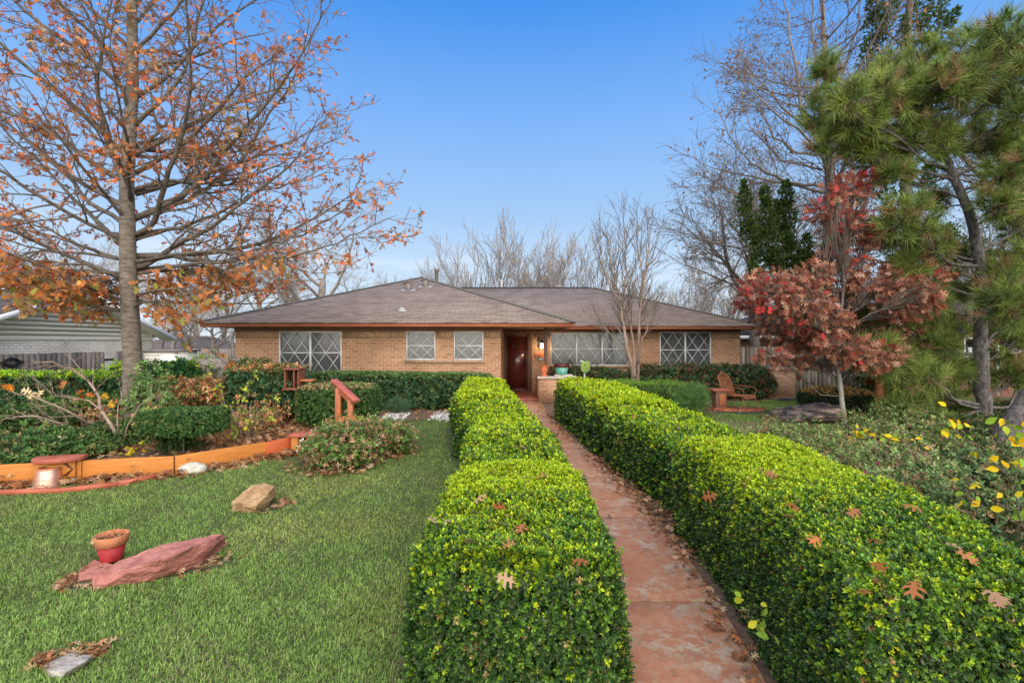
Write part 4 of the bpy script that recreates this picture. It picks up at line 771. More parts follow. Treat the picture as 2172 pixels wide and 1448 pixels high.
# right shrub bed: grey-green low shrubs, each its own plant
RS = [(1640, 940, .6, .36, 0), (1715, 925, .6, .28, 0), (1700, 985, .6, .55, 0), (1805, 955, .65, .42, 0), (1800, 1030, .55, .62, 0), (1890, 985, .65, .55, 1), (1900, 1060, .55, .6, 1), (1985, 960, .6, .5, 0), (1985, 1030, .55, .55, 1), (2000, 1100, .45, .45, 2), (2085, 1010, .55, .5, 2), (2090, 1085, .45, .45, 2), (2165, 1060, .5, .5, 2), (1865, 920, .55, .36, 0), (1940, 905, .6, .42, 0), (1655, 932, .35, .26, 3), (2160, 990, .5, .5, 2)]
GG = [[(.125, .18, .055), (.165, .225, .07), (.09, .13, .04), (.21, .255, .08), (.20, .14, .07)], [(.14, .20, .065), (.18, .23, .08), (.22, .15, .08), (.10, .14, .05)], [(.075, .12, .04), (.11, .16, .055), (.17, .11, .055), (.05, .085, .032)], [(.22, .12, .05), (.14, .16, .06), (.3, .16, .08)]]
WH = ['nearest the curve of the hedge', 'just below the layered boulder', 'against the hedge top below the red oak', 'beside the pale red oak trunk', 'tucked behind the bright hedge', 'in the middle of the shrub bed', 'low against the bright hedge in the middle', 'below the orange timber post', 'thinning to brown stems in the middle of the bed', 'nearest the pale kerb, dark leaved', 'under the leaning pine trunk', 'dark leaved above the pale kerb', 'at the right picture edge below the yellow leaves', 'right of the pale red oak trunk', 'between timber post and pine', 'with rusty tips at the end of the side lawn', 'at the foot of the leaning trunk by the picture edge']
for i, (px, py, r, z, k) in enumerate(RS):
    q = hit(px, py + 25, .1); b = bush('low_shrub', 'low ' + ('grey green', 'olive', 'dark', 'rusty')[k] + ' shrub ' + WH[i], 'shrub', (q[0], q[1] + .2, float(zg(q[1]))), (r * .9, .46, z * U(.8, 1.1)), int(1500 * r / .6), .06, GG[k], power=2.0, stems=16, stemmat='twig_tan', lump=.3, fill=.75, lift=U(1.15, 2.1), core=(k != 3), group='low shrubs in the right bed', out=.4)
    if k < 2:
        n = 4; v = norm(rng.normal(size=(n, 3))); v[:, 2] = np.abs(v[:, 2]) + .4; v[:, 1] = -np.abs(v[:, 1]); v = norm(v); P = np.array([q[0], q[1] + .2, float(zg(q[1])) + z * .5]) + v * np.array([r, .5, z * .55]) * 1.04; S = Soup()
        for p in P: spread_inst(S, [T_oval], np.tile(p, (5, 1)), rng.normal(size=(5, 3)), .03, pick([(.55, .03, .16)], 5))
        S.build('flowers', M['leaf'], b)
# ground cover under the pines
P_ = scat([(3.1, 2.6), (3.2, 6.), (6.2, 10.6), (9.5, 13.0), (13.6, 14.3), (17.5, 14.3), (17.5, 3)], 24000, lambda x, y: zg(y) + .02, .16); keep = vnoise(P_, .9, 31) > -.25; P_ = P_[keep]; n = len(P_); S = Soup()
spread_inst(S, SPL, P_, rng.normal(size=(n, 3)) * .6 + np.array([0, 0, .8]), .10, pick([(.08, .13, .04), (.05, .09, .03), (.13, .17, .06), (.20, .15, .07)], n)); tag(S.build('ground_cover', M['leaf'], origin=(10, 10, .2)), kind='stuff')
# yellow-leaved vines
def vine(name, label, pts, n, size, cols, cat='vine', leafn=1):
    P = np.array(pts); o = thing(name, label, cat, P[0]); S = Soup(); L = Soup(); t = np.linspace(0, 1, len(P) * 4); Q = np.stack([np.interp(t, np.linspace(0, 1, len(P)), P[:, k]) for k in range(3)], 1); Q += rng.normal(size=Q.shape) * .012
    S.tube(Q, np.linspace(.008, .003, len(Q)), 4); S.build('stem', M['twig'], o)
    k = U(.1, 1, n); p = np.stack([np.interp(k, t, Q[:, j]) for j in range(3)], 1) + rng.normal(size=(n, 3)) * .05
    spread_inst(L, [T_oval], p, rng.normal(size=(n, 3)) + np.array([0, -.2, -.2]), size, pick(cols, n, jit=.2), up=np.tile([0, -1., .6], (n, 1))); L.build('foliage', M['leaf'], o); return o
YL = [(.62, .44, .015), (.55, .42, .02), (.36, .42, .03), (.20, .32, .03), (.66, .40, .01)]
vine('yellow_vine', 'upright sapling with big yellow leaves at the right picture edge', [at(2170, 1130, 4.4), at(2150, 1040, 4.4), at(2165, 940, 4.4), at(2130, 880, 4.5)], 34, .095, YL)
vine('yellow_vine', 'arching yellow leaved stem in front of the leaning pine trunk', [at(2140, 1010, 4.6), at(2080, 960, 4.7), at(2040, 930, 4.8), at(2005, 885, 4.9)], 24, .085, YL)
vine('yellow_vine', 'yellow green vine scrambling over low shrubs below the pale red oak trunk', [at(1770, 935, 8.2), at(1820, 920, 8.2), at(1880, 930, 8.0), at(1960, 945, 7.8)], 46, .11, YL)
vine('yellow_vine', 'hanging strand of yellow leaves above the pale kerb', [at(2060, 1000, 4.2), at(2050, 1040, 4.2), at(2090, 1110, 4.2)], 14, .075, YL)
vine('seedling', 'young light green seedling growing against the near hedge beside the path', [hit(1640, 1350, .2), hit(1600, 1330, .38), hit(1575, 1290, .5)], 16, .055, [(.25, .38, .04), (.20, .33, .04), (.45, .40, .03)], 'seedling')
vine('yellow_sapling', 'slender sapling with sparse yellow leaves right of the flat clipped shrub', [at(495, 945, 8.8), at(505, 890, 8.8), at(520, 830, 8.9), at(555, 780, 9.0)], 44, .075, [(.45, .42, .03), (.28, .33, .04), (.18, .26, .04)], 'sapling')
vine('yellow_sapling', 'thin sapling with yellow leaves leaning left behind the flat clipped shrub', [at(500, 940, 8.9), at(485, 880, 8.9), at(470, 830, 9.0), at(440, 790, 9.0)], 40, .07, [(.45, .42, .03), (.28, .33, .04), (.10, .2, .04)], 'sapling')
vine('yellow_seedling', 'tiny yellow leaved seedling at the foot of the bare shrub', [at(262, 975, 8.0), at(275, 960, 8.0), at(290, 945, 8.0)], 26, .06, YL, 'seedling')
# white pebbles
n = 520; x = np.concatenate([U(-3.2, -2.6, n // 3), U(-2.0, -1.15, n - n // 3)]); y = 12.42 + rng.normal(size=n) * .26 + .12 * np.sin(5 * x)
S = Soup(); ico = T([(1, 0, 0), (-1, 0, 0), (0, 1, 0), (0, -1, 0), (0, 0, .7), (0, 0, -.7)], [(0, 2, 4), (2, 1, 4), (1, 3, 4), (3, 0, 4), (2, 0, 5), (1, 2, 5), (3, 1, 5), (0, 3, 5)])
S.inst(ico, np.stack([x, y, zg(y) + .025], 1), frames(rng.normal(size=(n, 3))), np.stack([U(.02, .06, n), U(.02, .06, n), U(.015, .035, n)], 1), pick([(.58, .56, .52), (.42, .39, .34), (.66, .65, .62)], n)); tag(S.build('white_pebbles', M['white_stone'], origin=(-2, 12.4, .3)), kind='stuff')
# ---------------------------------------------------------------- trees
def dense(P, k=4, w=.015):
    t = np.linspace(0, len(P) - 1, (len(P) - 1) * k + 1); return np.stack([np.interp(t, np.arange(len(P)), P[:, j]) for j in range(3)], 1) + rng.normal(size=(len(t), 3)) * w
def rotv(d, ang, az):
    d = norm(d); r = np.array([1., 0, 0]) if abs(d[0]) < .8 else np.array([0, 1., 0]); x = norm(np.cross(d, r)); y = np.cross(d, x)
    return norm(d * math.cos(ang) + (x * math.cos(az) + y * math.sin(az)) * math.sin(ang))
class Tree:
    def __init__(s, name, label, cat, base, group=None):
        s.o = thing(name, label, cat, base, group); s.w = [Soup(), Soup(), Soup()]; s.tips = []
    def limb(s, p, d, L, r, lvl, P, rend=.25):
        n = max(3, int(L / P['seg'][min(lvl, len(P['seg']) - 1)])); pts = [np.array(p, float)]; d = norm(np.array(d, float))
        wn = P['wander'][lvl]; tr = P['trop'][lvl]
        for i in range(n):
            d = norm(d + rng.normal(size=3) * wn + np.array([0, 0, tr])); pts.append(pts[-1] + d * L / n)
        pts = np.array(pts); rad = np.linspace(r, max(r * rend, P.get('rmin', .002)), n + 1)
        s.poly(pts, rad, lvl, P)
    def poly(s, pts, rad, lvl, P):
        pts = np.asarray(pts, float); n = len(pts) - 1; L = np.linalg.norm(np.diff(pts, axis=0), axis=1).sum()
        s.w[min(lvl, 2)].tube(pts, rad, (10, 6, 4, 3, 3)[min(lvl, 4)])
        if lvl >= P['leaf_lvl']: s.tips.append(pts)
        if lvl >= P['max']: return
        k = P['n'][lvl]; k = int(k * L) + (rng.uniform() < (k * L) % 1) if P.get('perm') else k
        for j in range(max(1, int(k))):
            t = P['t0'][lvl] + (1 - P['t0'][lvl]) * (j + rng.uniform(.2, .8)) / max(1, int(k)); x = t * n; i = min(int(x), n - 1); f = x - i
            q = pts[i] * (1 - f) + pts[i + 1] * f; d = norm(pts[i + 1] - pts[i]); rr = np.interp(x, np.arange(n + 1), rad)
            ang = P['ang'][lvl] * rng.uniform(.7, 1.25); c = rotv(d, ang, rng.uniform(0, 6.3))
            if 'flat' in P and lvl >= 1: c = norm(c * np.array([1, 1, P['flat']]))
            LL_ = P['len'][lvl] * (1 - P['lfall'] * t) * rng.uniform(.6, 1.2) * (L if P.get('rel') else 1)
            s.limb(q, c, LL_, max(P.get('rmin', .002), rr * P['rr']), lvl + 1, P)
    def finish(s, mats, smooth=True):
        names = ('trunk', 'branches', 'twigs')
        for k in range(3):
            if s.w[k].n: s.w[k].build(names[k], mats[k], s.o, smooth=smooth)
        return s.o
def leaf_on(tips, per, Ts, size, cols, m, o, p=None, name='foliage', hang=.3, tlo=.2, off=.03, zfun=None, jit=.25, sj=.3):
    P_, D_ = [], []
    for pts in tips:
        n = rng.poisson(per)
        if n == 0: continue
        t = U(tlo, 1, n) * (len(pts) - 1); i = np.minimum(t.astype(int), len(pts) - 2); f = (t - i)[:, None]
        P_.append(pts[i] * (1 - f) + pts[i + 1] * f + rng.normal(size=(n, 3)) * off); D_.append(norm(pts[i + 1] - pts[i]))
    P = np.concatenate(P_); D = np.concatenate(D_); n = len(P)
    if zfun is not None: k = rng.uniform(0, 1, n) < zfun(P); P, D = P[k], D[k]; n = len(P)
    S = Soup(); spread_inst(S, Ts, P, norm(D * .6 + rng.normal(size=(n, 3)) * .65 - np.array([0, 0, hang])), size, pick(cols, n, p, jit), sj=sj); return S.build(name, m, o)
# big red oak on the left
bx, by = -7.68, 10.0; bz = zbed(bx, by) - .05
T1 = Tree('red_oak_tree', 'large oak with orange brown autumn leaves and straight grey trunk in the left bed', 'tree', (bx, by, bz))
OP = dict(seg=(.6, .32, .16, .10), wander=(.02, .10, .13, .16), trop=(0, .032, .03, .03), n=(0, 2.8, 5.0, 5), perm=True, t0=(.2, .14, .10, .1), ang=(1., .8, .8, .75), len=(0, 1.75, .62, .25), lfall=.5, rr=.52, max=3, leaf_lvl=2, rmin=.0055, flat=.75)
tz = np.array([0, .12, .5, 1.5, 3.2, 5, 7, 9, 11, 13]); tr_ = np.array([.32, .22, .18, .165, .15, .125, .105, .08, .055, .02])
tp = np.stack([bx + .04 * np.sin(tz), by + .05 * np.cos(tz * .8) - .05, bz + tz], 1); T1.w[0].tube(tp, tr_, 16)
LM = [(2.95, 8, 2.7, .0), (2.75, 185, 3.3, .12), (2.9, 250, 2.6, .1), (3.6, -8, 5.3, .20), (3.3, 200, 3.9, .28), (3.85, 20, 5.4, .26), (4.0, 172, 4.2, .32), (4.25, -20, 5.2, .28), (4.1, 225, 3.6, .3), (4.6, 10, 6.0, .46), (4.75, 160, 4.4, .42), (4.9, 300, 3.4, .4), (5.1, 40, 4.8, .4), (5.3, 190, 4.6, .55), (5.5, -5, 4.4, .5), (5.8, 215, 4.2, .6), (5.9, 25, 4.8, .62), (6.2, 150, 4.0, .6), (6.4, -25, 4.2, .65), (6.7, 265, 2.8, .8), (7.0, 5, 4.2, .75), (7.1, 185, 4.2, .75), (7.5, 40, 3.6, .8), (7.8, 330, 3.2, .9), (8.0, 200, 3.4, .85), (8.5, 90, 3., .9), (8.8, 15, 3.0, 1.0), (9.2, 170, 2.8, 1.0), (9.8, 60, 2.4, 1.0), (10.2, 240, 2.2, 1.0), (10.8, 0, 2., 1.1), (11.4, 150, 1.8, 1.1)]
LM += [(U(3.3, 9), U(40, 140), U(2.5, 4.2), U(.2, .7)) for _ in range(7)] + [(U(3.4, 9), U(215, 330), U(2.2, 3.2), U(.25, .7)) for _ in range(3)]
for z, az, L, el in LM:
    a = math.radians(az); r0 = float(np.interp(z, tz, tr_)); d = np.array([math.cos(a) * math.cos(el), math.sin(a) * math.cos(el), math.sin(el)])
    p = np.array([bx, by, bz + z - .3]) + d * r0 * .5
    T1.limb(p, d, L, .020 + .0072 * L * (1.1 if z < 6 else .9), 1, OP, rend=.10)
for st, r in (([(285, 548), (370, 545), (480, 555), (560, 525), (640, 500), (720, 450), (785, 400)], .05), ([(285, 455), (360, 440), (440, 400), (520, 330), (560, 260), (610, 190), (650, 110), (690, 20)], .058), ([(285, 500), (380, 485), (480, 445), (540, 410), (640, 380), (740, 330)], .045), ([(285, 400), (350, 385), (430, 390), (540, 370), (640, 330), (720, 290)], .045), ([(285, 575), (400, 560), (520, 550), (640, 540), (740, 505), (840, 455)], .042), ([(270, 550), (200, 535), (130, 500), (60, 470), (-10, 455)], .045), ([(270, 480), (190, 430), (120, 350), (50, 290), (0, 205)], .05), ([(275, 420), (225, 300), (205, 200), (215, 100), (240, 0), (240, -80)], .055), ([(290, 330), (335, 280), (320, 200), (300, 140)], .045)):
    pts = np.array([at(px, py, 10.0 - .28 * i * math.sin(r * 500) * .6) for i, (px, py) in enumerate(st)]); pts[0] = [bx, by, pts[0][2] - .05]; pts = dense(pts, 4, .018); T1.poly(pts, np.linspace(r, r * .12, len(pts)), 1, OP)
T1.finish([M['bark_oak'], M['bark'], M['twig']])
OAKC = [(.54, .18, .055), (.58, .23, .08), (.46, .145, .05), (.46, .25, .11), (.36, .175, .08), (.56, .125, .045)]
leaf_on(T1.tips, 4.8, [T_oaks, T_oak], .108, OAKC, M['dry_leaf'], T1.o, zfun=lambda P: np.clip(.95 - .085 * (P[:, 2] - 3.2) - .035 * np.abs(P[:, 0] - bx - .5) * (P[:, 2] > 3.9), .22, 1.) * np.where(vnoise(P, .9, 77) > -.2, 1., .45) * np.where((P[:, 2] < 3.1) & (P[:, 0] > -4.9), .08, 1.))
tl = [t for t in T1.tips if t[:, 2].mean() < bz + 3.15 and t[:, 0].mean() < at(500, 0, 10)[0]]
leaf_on(tl, 2.5, [T_oaks], .15, [(.64, .24, .06), (.56, .19, .05), (.26, .24, .05), (.20, .22, .045), (.68, .27, .07)], M['dry_leaf'], T1.o, name='low_foliage', off=.1)
S = Soup(); tw = Soup()
for px, py, rx, ry, n in ((50, 600, 75, 30, 170), (140, 600, 70, 38, 190), (215, 620, 45, 45, 150), (110, 645, 60, 25, 120), (190, 670, 45, 15, 60), (345, 620, 40, 60, 150), (410, 600, 60, 40, 150), (480, 590, 60, 35, 110), (375, 665, 45, 22, 70), (440, 640, 40, 20, 50), (560, 560, 60, 30, 60), (30, 560, 40, 25, 60)):
    Yc = 10 + U(-.9, .5); c = at(px, py, Yc); R = np.array([rx, 60, ry]) * Yc / F; v = norm(rng.normal(size=(n, 3))) * (U(0, 1, n) ** .4)[:, None]; P = c + v * R
    spread_inst(S, [T_oak, T_oaks], P, rng.normal(size=(n, 3)) * .7 - np.array([0, 0, .5]), .15, pick([(.56, .21, .065), (.50, .165, .055), (.60, .27, .10), (.44, .14, .05), (.30, .26, .06)], n))
    hub = c + np.array([.55 * (bx - c[0]) * .5, 0, .25]); 
    for e in P[::5]: tw.tube([hub, (hub + e) / 2 + rng.normal(size=3) * .05, e], [.012, .008, .004], 4)
    k = np.array([bx, by, hub[2] - .1]); tw.tube([k, (k + hub) / 2 + (0, 0, .05), hub], [.035, .025, .014], 6)
S.build('low_foliage', M['dry_leaf'], T1.o); tw.build('low_branches', M['bark'], T1.o, smooth=True)
# clusters of pale dead leaves caught in the crown
S = Soup()
for px, py, r, n in ((430, 300, .42, 90), (400, 330, .3, 60), (500, 270, .4, 60), (150, 110, .4, 70), (90, 90, .3, 40), (270, 20, .35, 60), (330, 130, .3, 40), (45, 620, .3, 50), (600, 170, .35, 40)):
    c = at(px, py, 9.6 + U(-.6, .9)); P = c + rng.normal(size=(n, 3)) * r * np.array([.45, .45, .6]); spread_inst(S, [T_oak], P, rng.normal(size=(n, 3)) - np.array([0, 0, .7]), .14, pick([(.36, .22, .10), (.28, .16, .07), (.42, .28, .14)], n))
S.build('dead_leaf_clusters', M['dry_leaf'], T1.o)
# bare deciduous trees behind the houses: four shapes, then copies
def bare(name, label, x, y, h, style, mat_t, mat_w, dens=1., r=None, lean=0., leaf=None, group=None, extra=()):
    z = .2; t = Tree(name, label, 'tree', (x, y, z), group); r = r or h * .017
    if style == 'spread':
        P = dict(seg=(.5, .5, .35, .22, .16), wander=(.06, .12, .14, .16, .18), trop=(0, .03, .03, .03, .02), n=(7, 9 * dens, 8 * dens, 5 * dens), t0=(.40, .2, .15, .1), ang=(.8, .7, .7, .65), len=(h * .60, h * .30, h * .14, h * .06), lfall=.45, rr=.52, max=4, leaf_lvl=3, rmin=.009)
        t.limb((x, y, z), (lean, 0, 1), h * .45, r, 0, P, rend=.7)
    elif style == 'vase':
        P = dict(seg=(.4, .6, .4, .3, .2), wander=(.03, .05, .07, .08, .1), trop=(0, .02, .05, .06, .05), n=(10, 8 * dens, 7 * dens, 4 * dens), t0=(.2, .15, .12, .1), ang=(.62, .36, .42, .42), len=(h * .78, h * .36, h * .18, h * .09), lfall=.4, rr=.5, max=4, leaf_lvl=3, rmin=.011)
        t.limb((x, y, z), (lean, 0, 1), h * .2, r, 0, P, rend=.8)
    else:
        P = dict(seg=(.8, .5, .35, .25, .2), wander=(.02, .09, .12, .14, .14), trop=(0, .045, .04, .02, .0), n=(38, 12 * dens, 8 * dens, 4), t0=(.2, .2, .12, .1), ang=(1.15, .7, .7, .7), len=(h * .42, h * .14, h * .06, h * .025), lfall=.55, rr=.36, max=3, leaf_lvl=2, rmin=.006)
        t.limb((x, y, z), (lean, 0, 1), h, r, 0, P, rend=.1)
    for st, rb in extra:
        t.poly(dense(np.array([at(px, py, y + .3 * math.sin(i * 1.7 + px)) for i, (px, py) in enumerate(st)]), 3, .03), np.linspace(rb, rb * .15, (len(st) - 1) * 3 + 1), 1, P)
    t.finish([mat_t, mat_t, mat_w])
    if leaf: leaf_on(t.tips, leaf[0], [T_leaf], leaf[1], leaf[2], M['dry_leaf'], t.o, hang=1.2, off=.05)
    return t.o
BF = 'bare trees beyond the houses'
SYC = [([(1745, 395), (1690, 390), (1640, 375), (1590, 345), (1545, 285), (1515, 210)], .07), ([(1747, 330), (1690, 325), (1640, 290), (1610, 230), (1590, 150)], .06), ([(1747, 320), (1705, 250), (1692, 150), (1670, 40), (1650, -60)], .08), ([(1745, 460), (1700, 465), (1620, 450), (1540, 400), (1470, 330)], .06), ([(1745, 520), (1690, 530), (1640, 500), (1580, 490)], .05), ([(1750, 260), (1790, 150), (1820, 50), (1830, -50)], .07), ([(1745, 430), (1680, 440), (1600, 420), (1500, 390), (1450, 420)], .05), ([(1747, 300), (1735, 180), (1725, 60), (1720, -60)], .07), ([(1746, 360), (1660, 345), (1590, 270), (1560, 150)], .05)]
M['bark_grey'] = mat('bark_grey', (.14, .105, .08), .9, (.30, .255, .21), 11, bump=.5, bscale=25)
bsy = bare('sycamore_tree', 'tall bare tree with pale mottled trunk right of the house by the gate', at(1752, 800, 18.)[0], 18., 17.5, 'cone', M['bark_grey'], M['twig'], 1.0, r=.27, extra=SYC, leaf=(.5, .13, [(.24, .13, .06), (.32, .17, .08), (.20, .10, .05)]))
bare('bare_oak_tree', 'broad spreading bare tree with twisted limbs behind the right end of the roof', at(1610, 700, 25.)[0], 25., 14.2, 'spread', M['bark'], M['twig'], 1.15, r=.27, lean=-.10, leaf=(.25, .1, [(.22, .13, .07)]))
bl1 = bare('bare_tree', 'bare two trunked tree rising behind the left slope of the roof', at(668, 700, 27.)[0], 27., 11.5, 'spread', M['bark_far'], M['twig_far'], .85, r=.24)
bv1 = bare('bare_fan_tree', 'fan shaped bare tree left of centre behind the roof ridge', at(1040, 700, 34.)[0], 34., 9.8, 'vase', M['twig_far'], M['twig_far'], .9, r=.16)
bv2 = dup(bv1, gz(at(1138, 700, 33.)[0], 33., 0), 2.1, 1.0, 'fan shaped bare tree right of centre behind the roof dome vent')
dup(bv1, gz(at(985, 700, 36.)[0], 36., 0), 4.0, .86, 'low bare fan tree just right of the tall flue pipe')
dup(bv1, gz(at(1200, 700, 38.)[0], 38., 0), 5.2, .85, 'small bare fan tree between dome vent and crape myrtle')
bare('slender_bare_tree', 'slender upright bare tree standing beside the crape myrtle crown behind the ridge', at(1258, 700, 30.)[0], 30., 10.2, 'vase', M['bark'], M['twig'], .7, r=.15)
far = [(470, 40, .85, 1.0, 'bare tree behind the far fence left of the house'), (365, 36, .72, 2.0, 'bare tree over the grey shed roof'), (560, 38, .95, 3.1, 'bare tree above the left roof corner of the house'), (780, 34, .82, 4.4, 'low bare tree behind the middle of the left roof slope'), (420, 48, .9, 5.0, 'distant bare tree above the dark hipped roof'), (60, 42, 1.0, 1.7, 'distant bare tree above the white house at the left edge'), (190, 46, 1.0, 2.6, 'distant bare tree behind the white gable left of the oak trunk'), (395, 31, .52, .9, 'small grey bare tree over the shed just right of the oak trunk'), (450, 33, .58, 2.4, 'small grey bare tree over the middle of the far fence'), (500, 30, .55, 3.7, 'small grey bare tree half hidden by the left wall of the brick house'), (345, 30, .5, 5.6, 'small grey bare tree peeping between oak trunk and white eave')]
for px, Y, s, a, lab in far: dup(bl1, gz(at(px, 700, Y)[0], Y, 0), a, s * Y / 36, lab, BF)
bl1['group'] = BF
far2 = [(1450, 46, 1.05, .7, 'distant pale bare tree above the right roof slope'), (1540, 50, 1.0, 1.9, 'distant pale bare tree near the right eave of the house'), (1390, 52, .9, 2.9, 'distant pale bare tree right of the crape myrtle'), (1640, 48, 1.0, 3.6, 'distant pale bare tree behind the red oak crown'), (2080, 44, 1.25, 5.1, 'distant pale bare tree behind the pines at the right edge')]
for px, Y, s, a, lab in far2: dup(bv1, gz(at(px, 700, Y)[0], Y, 0), a, s, lab, BF)
# crape myrtle with hand-laid stems
Y0 = 15.4; cm = Tree('crape_myrtle', 'bare multi stemmed crape myrtle in front of the right hand windows', 'tree', (at(1350, 800, Y0)[0], Y0, .3))
CP = dict(seg=(.3, .25, .2, .15, .1), wander=(.03, .07, .09, .1, .1), trop=(0, .05, .06, .05, .05), n=(0, 4.2, 6.5, 7.0), perm=True, t0=(.5, .35, .15, .1), ang=(.4, .42, .45, .5), len=(1, 1.35, .62, .26), lfall=.4, rr=.55, max=3, leaf_lvl=3, rmin=.005)
for st, r in (([(1347, 830), (1340, 780), (1328, 730), (1322, 690), (1317, 640), (1300, 580), (1290, 500)], .10), ([(1352, 830), (1353, 780), (1355, 700), (1360, 640), (1362, 590), (1352, 520), (1352, 460)], .085), ([(1345, 800), (1345, 740), (1338, 690), (1325, 620), (1328, 540), (1322, 470)], .06), ([(1354, 770), (1362, 720), (1376, 690), (1378, 650)], .035), ([(1340, 780), (1325, 745), (1300, 715), (1282, 695), (1270, 690)], .03), ([(1360, 640), (1366, 590), (1376, 530), (1382, 480)], .045), ([(1317, 640), (1296, 610), (1278, 560), (1272, 500)], .04)):
    pts = np.array([at(px, py, Y0 + .25 * math.sin(i * 1.3 + r * 90)) for i, (px, py) in enumerate(st)]); t = np.linspace(0, len(pts) - 1, len(pts) * 3); P = np.stack([np.interp(t, np.arange(len(pts)), pts[:, k]) for k in range(3)], 1) + rng.normal(size=(len(t), 3)) * .012
    cm.poly(P, np.linspace(r, r * .18, len(P)) * .72, 1, CP)
cm.finish([M['twig_tan'], M['twig_tan'], M['twig']]); leaf_on(cm.tips, .55, [T_leaf], .05, [(.12, .07, .04), (.2, .12, .07)], M['dry_leaf'], cm.o, name='seed_heads')
# blob-guided trees: branches run from the trunk to foliage masses
def blobs(tree, trunk, rad, blist, Y, depth, r0=.03, steps=5, low=.8):
    tree.w[0].tube(trunk, rad, 12); out = []
    for b in blist:
        px, py, rx, ry = b[:4]; dy = b[4] if len(b) > 4 else U(-depth, depth)
        c = at(px, py, Y + dy); R = np.array([rx, .75 * (rx + ry) / 2, ry]) * Y / F
        zt = c[2] - low * np.hypot(c[0] - np.interp(c[2], trunk[:, 2], trunk[:, 0]), dy) * .5; zt = np.clip(zt, trunk[0, 2] + .5, trunk[-1, 2])
        s = np.array([np.interp(zt, trunk[:, 2], trunk[:, k]) for k in range(2)] + [zt]); L = np.linalg.norm(c - s); m1 = s + (c - s) * .35 + np.array([0, 0, -.04 * L]) + rng.normal(size=3) * .05 * L; m2 = s + (c - s) * .7 + rng.normal(size=3) * .05 * L
        P = np.array([s, m1, m2, c]); t = np.linspace(0, 3, 10); P = np.stack([np.interp(t, np.arange(4), P[:, k]) for k in range(3)], 1) + rng.normal(size=(10, 3)) * .012
        rb = min(r0, .012 + .012 * L); tree.w[1].tube(P, np.linspace(rb, rb * .3, 10), 6); out.append((c, R, P))
    return out
def fill_blob(tree, c, R, P, n, Ts, size, S, cols, p, up=.35, tw=.012, shell=.45):
    v = norm(rng.normal(size=(n, 3))) * (U(0, 1, n) ** shell)[:, None]; q = c + v * R
    for e in q[::2]:
        a = P[rng.integers(4, 10)]; m = (a + e) / 2 + rng.normal(size=3) * .05; tree.w[2].tube([a, m, e], [tw, tw * .7, tw * .35], 4)
    D = norm(norm(v) * .8 + np.array([0, 0, up]) + rng.normal(size=(n, 3)) * .35); spread_inst(S, Ts, q, D, size, pick(cols, n, p, .2), sj=.22)
# pine
Yp = 11.8
def line(pts, Y): return np.array([at(px, py, Y + (d[0] if d else 0)) for px, py, *d in pts])
pt = Tree('pine_tree', 'shaggy pine with long green needles and bent grey trunk in the right bed', 'tree', tuple(gz(at(2088, 890, Yp)[0], Yp)))
trunk = dense(line([(2088, 912), (2086, 850), (2078, 760), (2078, 660), (2082, 570), (2066, 480), (2035, 400), (2008, 345), (1985, 290), (1975, 230), (1965, 150)], Yp))
PB = [(1745, 165, 24, 50), (1750, 250, 55, 45), (1820, 265, 50, 35), (1770, 300, 50, 30), (1860, 205, 55, 50), (1935, 215, 75, 65), (1960, 120, 45, 45), (1890, 150, 40, 40), (2005, 180, 60, 50), (2080, 105, 85, 50), (2145, 80, 55, 45), (2060, 165, 60, 40), (1870, 300, 60, 35), (1960, 300, 75, 40), (2040, 270, 55, 35), (2090, 300, 75, 32), (2155, 310, 45, 40), (2110, 215, 45, 30), (1850, 340, 55, 30), (1900, 370, 45, 22), (1920, 465, 60, 45), (1860, 500, 40, 40), (1965, 520, 50, 35), (1985, 425, 30, 22, .8), (2125, 430, 50, 35), (2050, 540, 60, 25, .9), (2150, 560, 50, 45), (1925, 560, 40, 30), (1950, 630, 80, 45), (2020, 610, 45, 40, .8), (2140, 640, 55, 50), (1880, 680, 60, 45), (1960, 720, 75, 45), (2022, 700, 40, 45, .8), (2140, 730, 50, 50), (1870, 760, 55, 40), (1935, 800, 65, 40), (2005, 780, 50, 40), (1990, 850, 75, 40), (1915, 860, 45, 35), (2050, 800, 35, 40, .9), (2085, 905, 60, 28), (1960, 905, 50, 30), (2160, 480, 40, 40), (2140, 800, 35, 30), (2160, 160, 45, 45), (2170, 240, 40, 40), (2130, 370, 45, 30), (2170, 420, 40, 40), (2120, 590, 40, 30), (2168, 680, 45, 45), (2120, 690, 30, 35), (2170, 590, 40, 35), (2190, 330, 50, 50), (1800, 210, 40, 35), (1830, 310, 50, 30), (2200, 780, 50, 40)]
PG = [(.17, .235, .045), (.22, .29, .055), (.105, .155, .035), (.29, .35, .07), (.30, .18, .08), (.38, .23, .11)]; pp = [.27, .24, .2, .14, .09, .06]
S = Soup()
for c, R, P in blobs(pt, trunk, np.linspace(.165, .045, len(trunk)), PB, Yp, 1.1, .05): fill_blob(pt, c, R, P, int(20 + 80 * R[0] * R[2] / .5), TUFT, .32, S, PG, pp)
pt.finish([M['bark_dark'], M['bark_dark'], M['bark_dark']]); S.build('needles', M['needle'], pt.o)
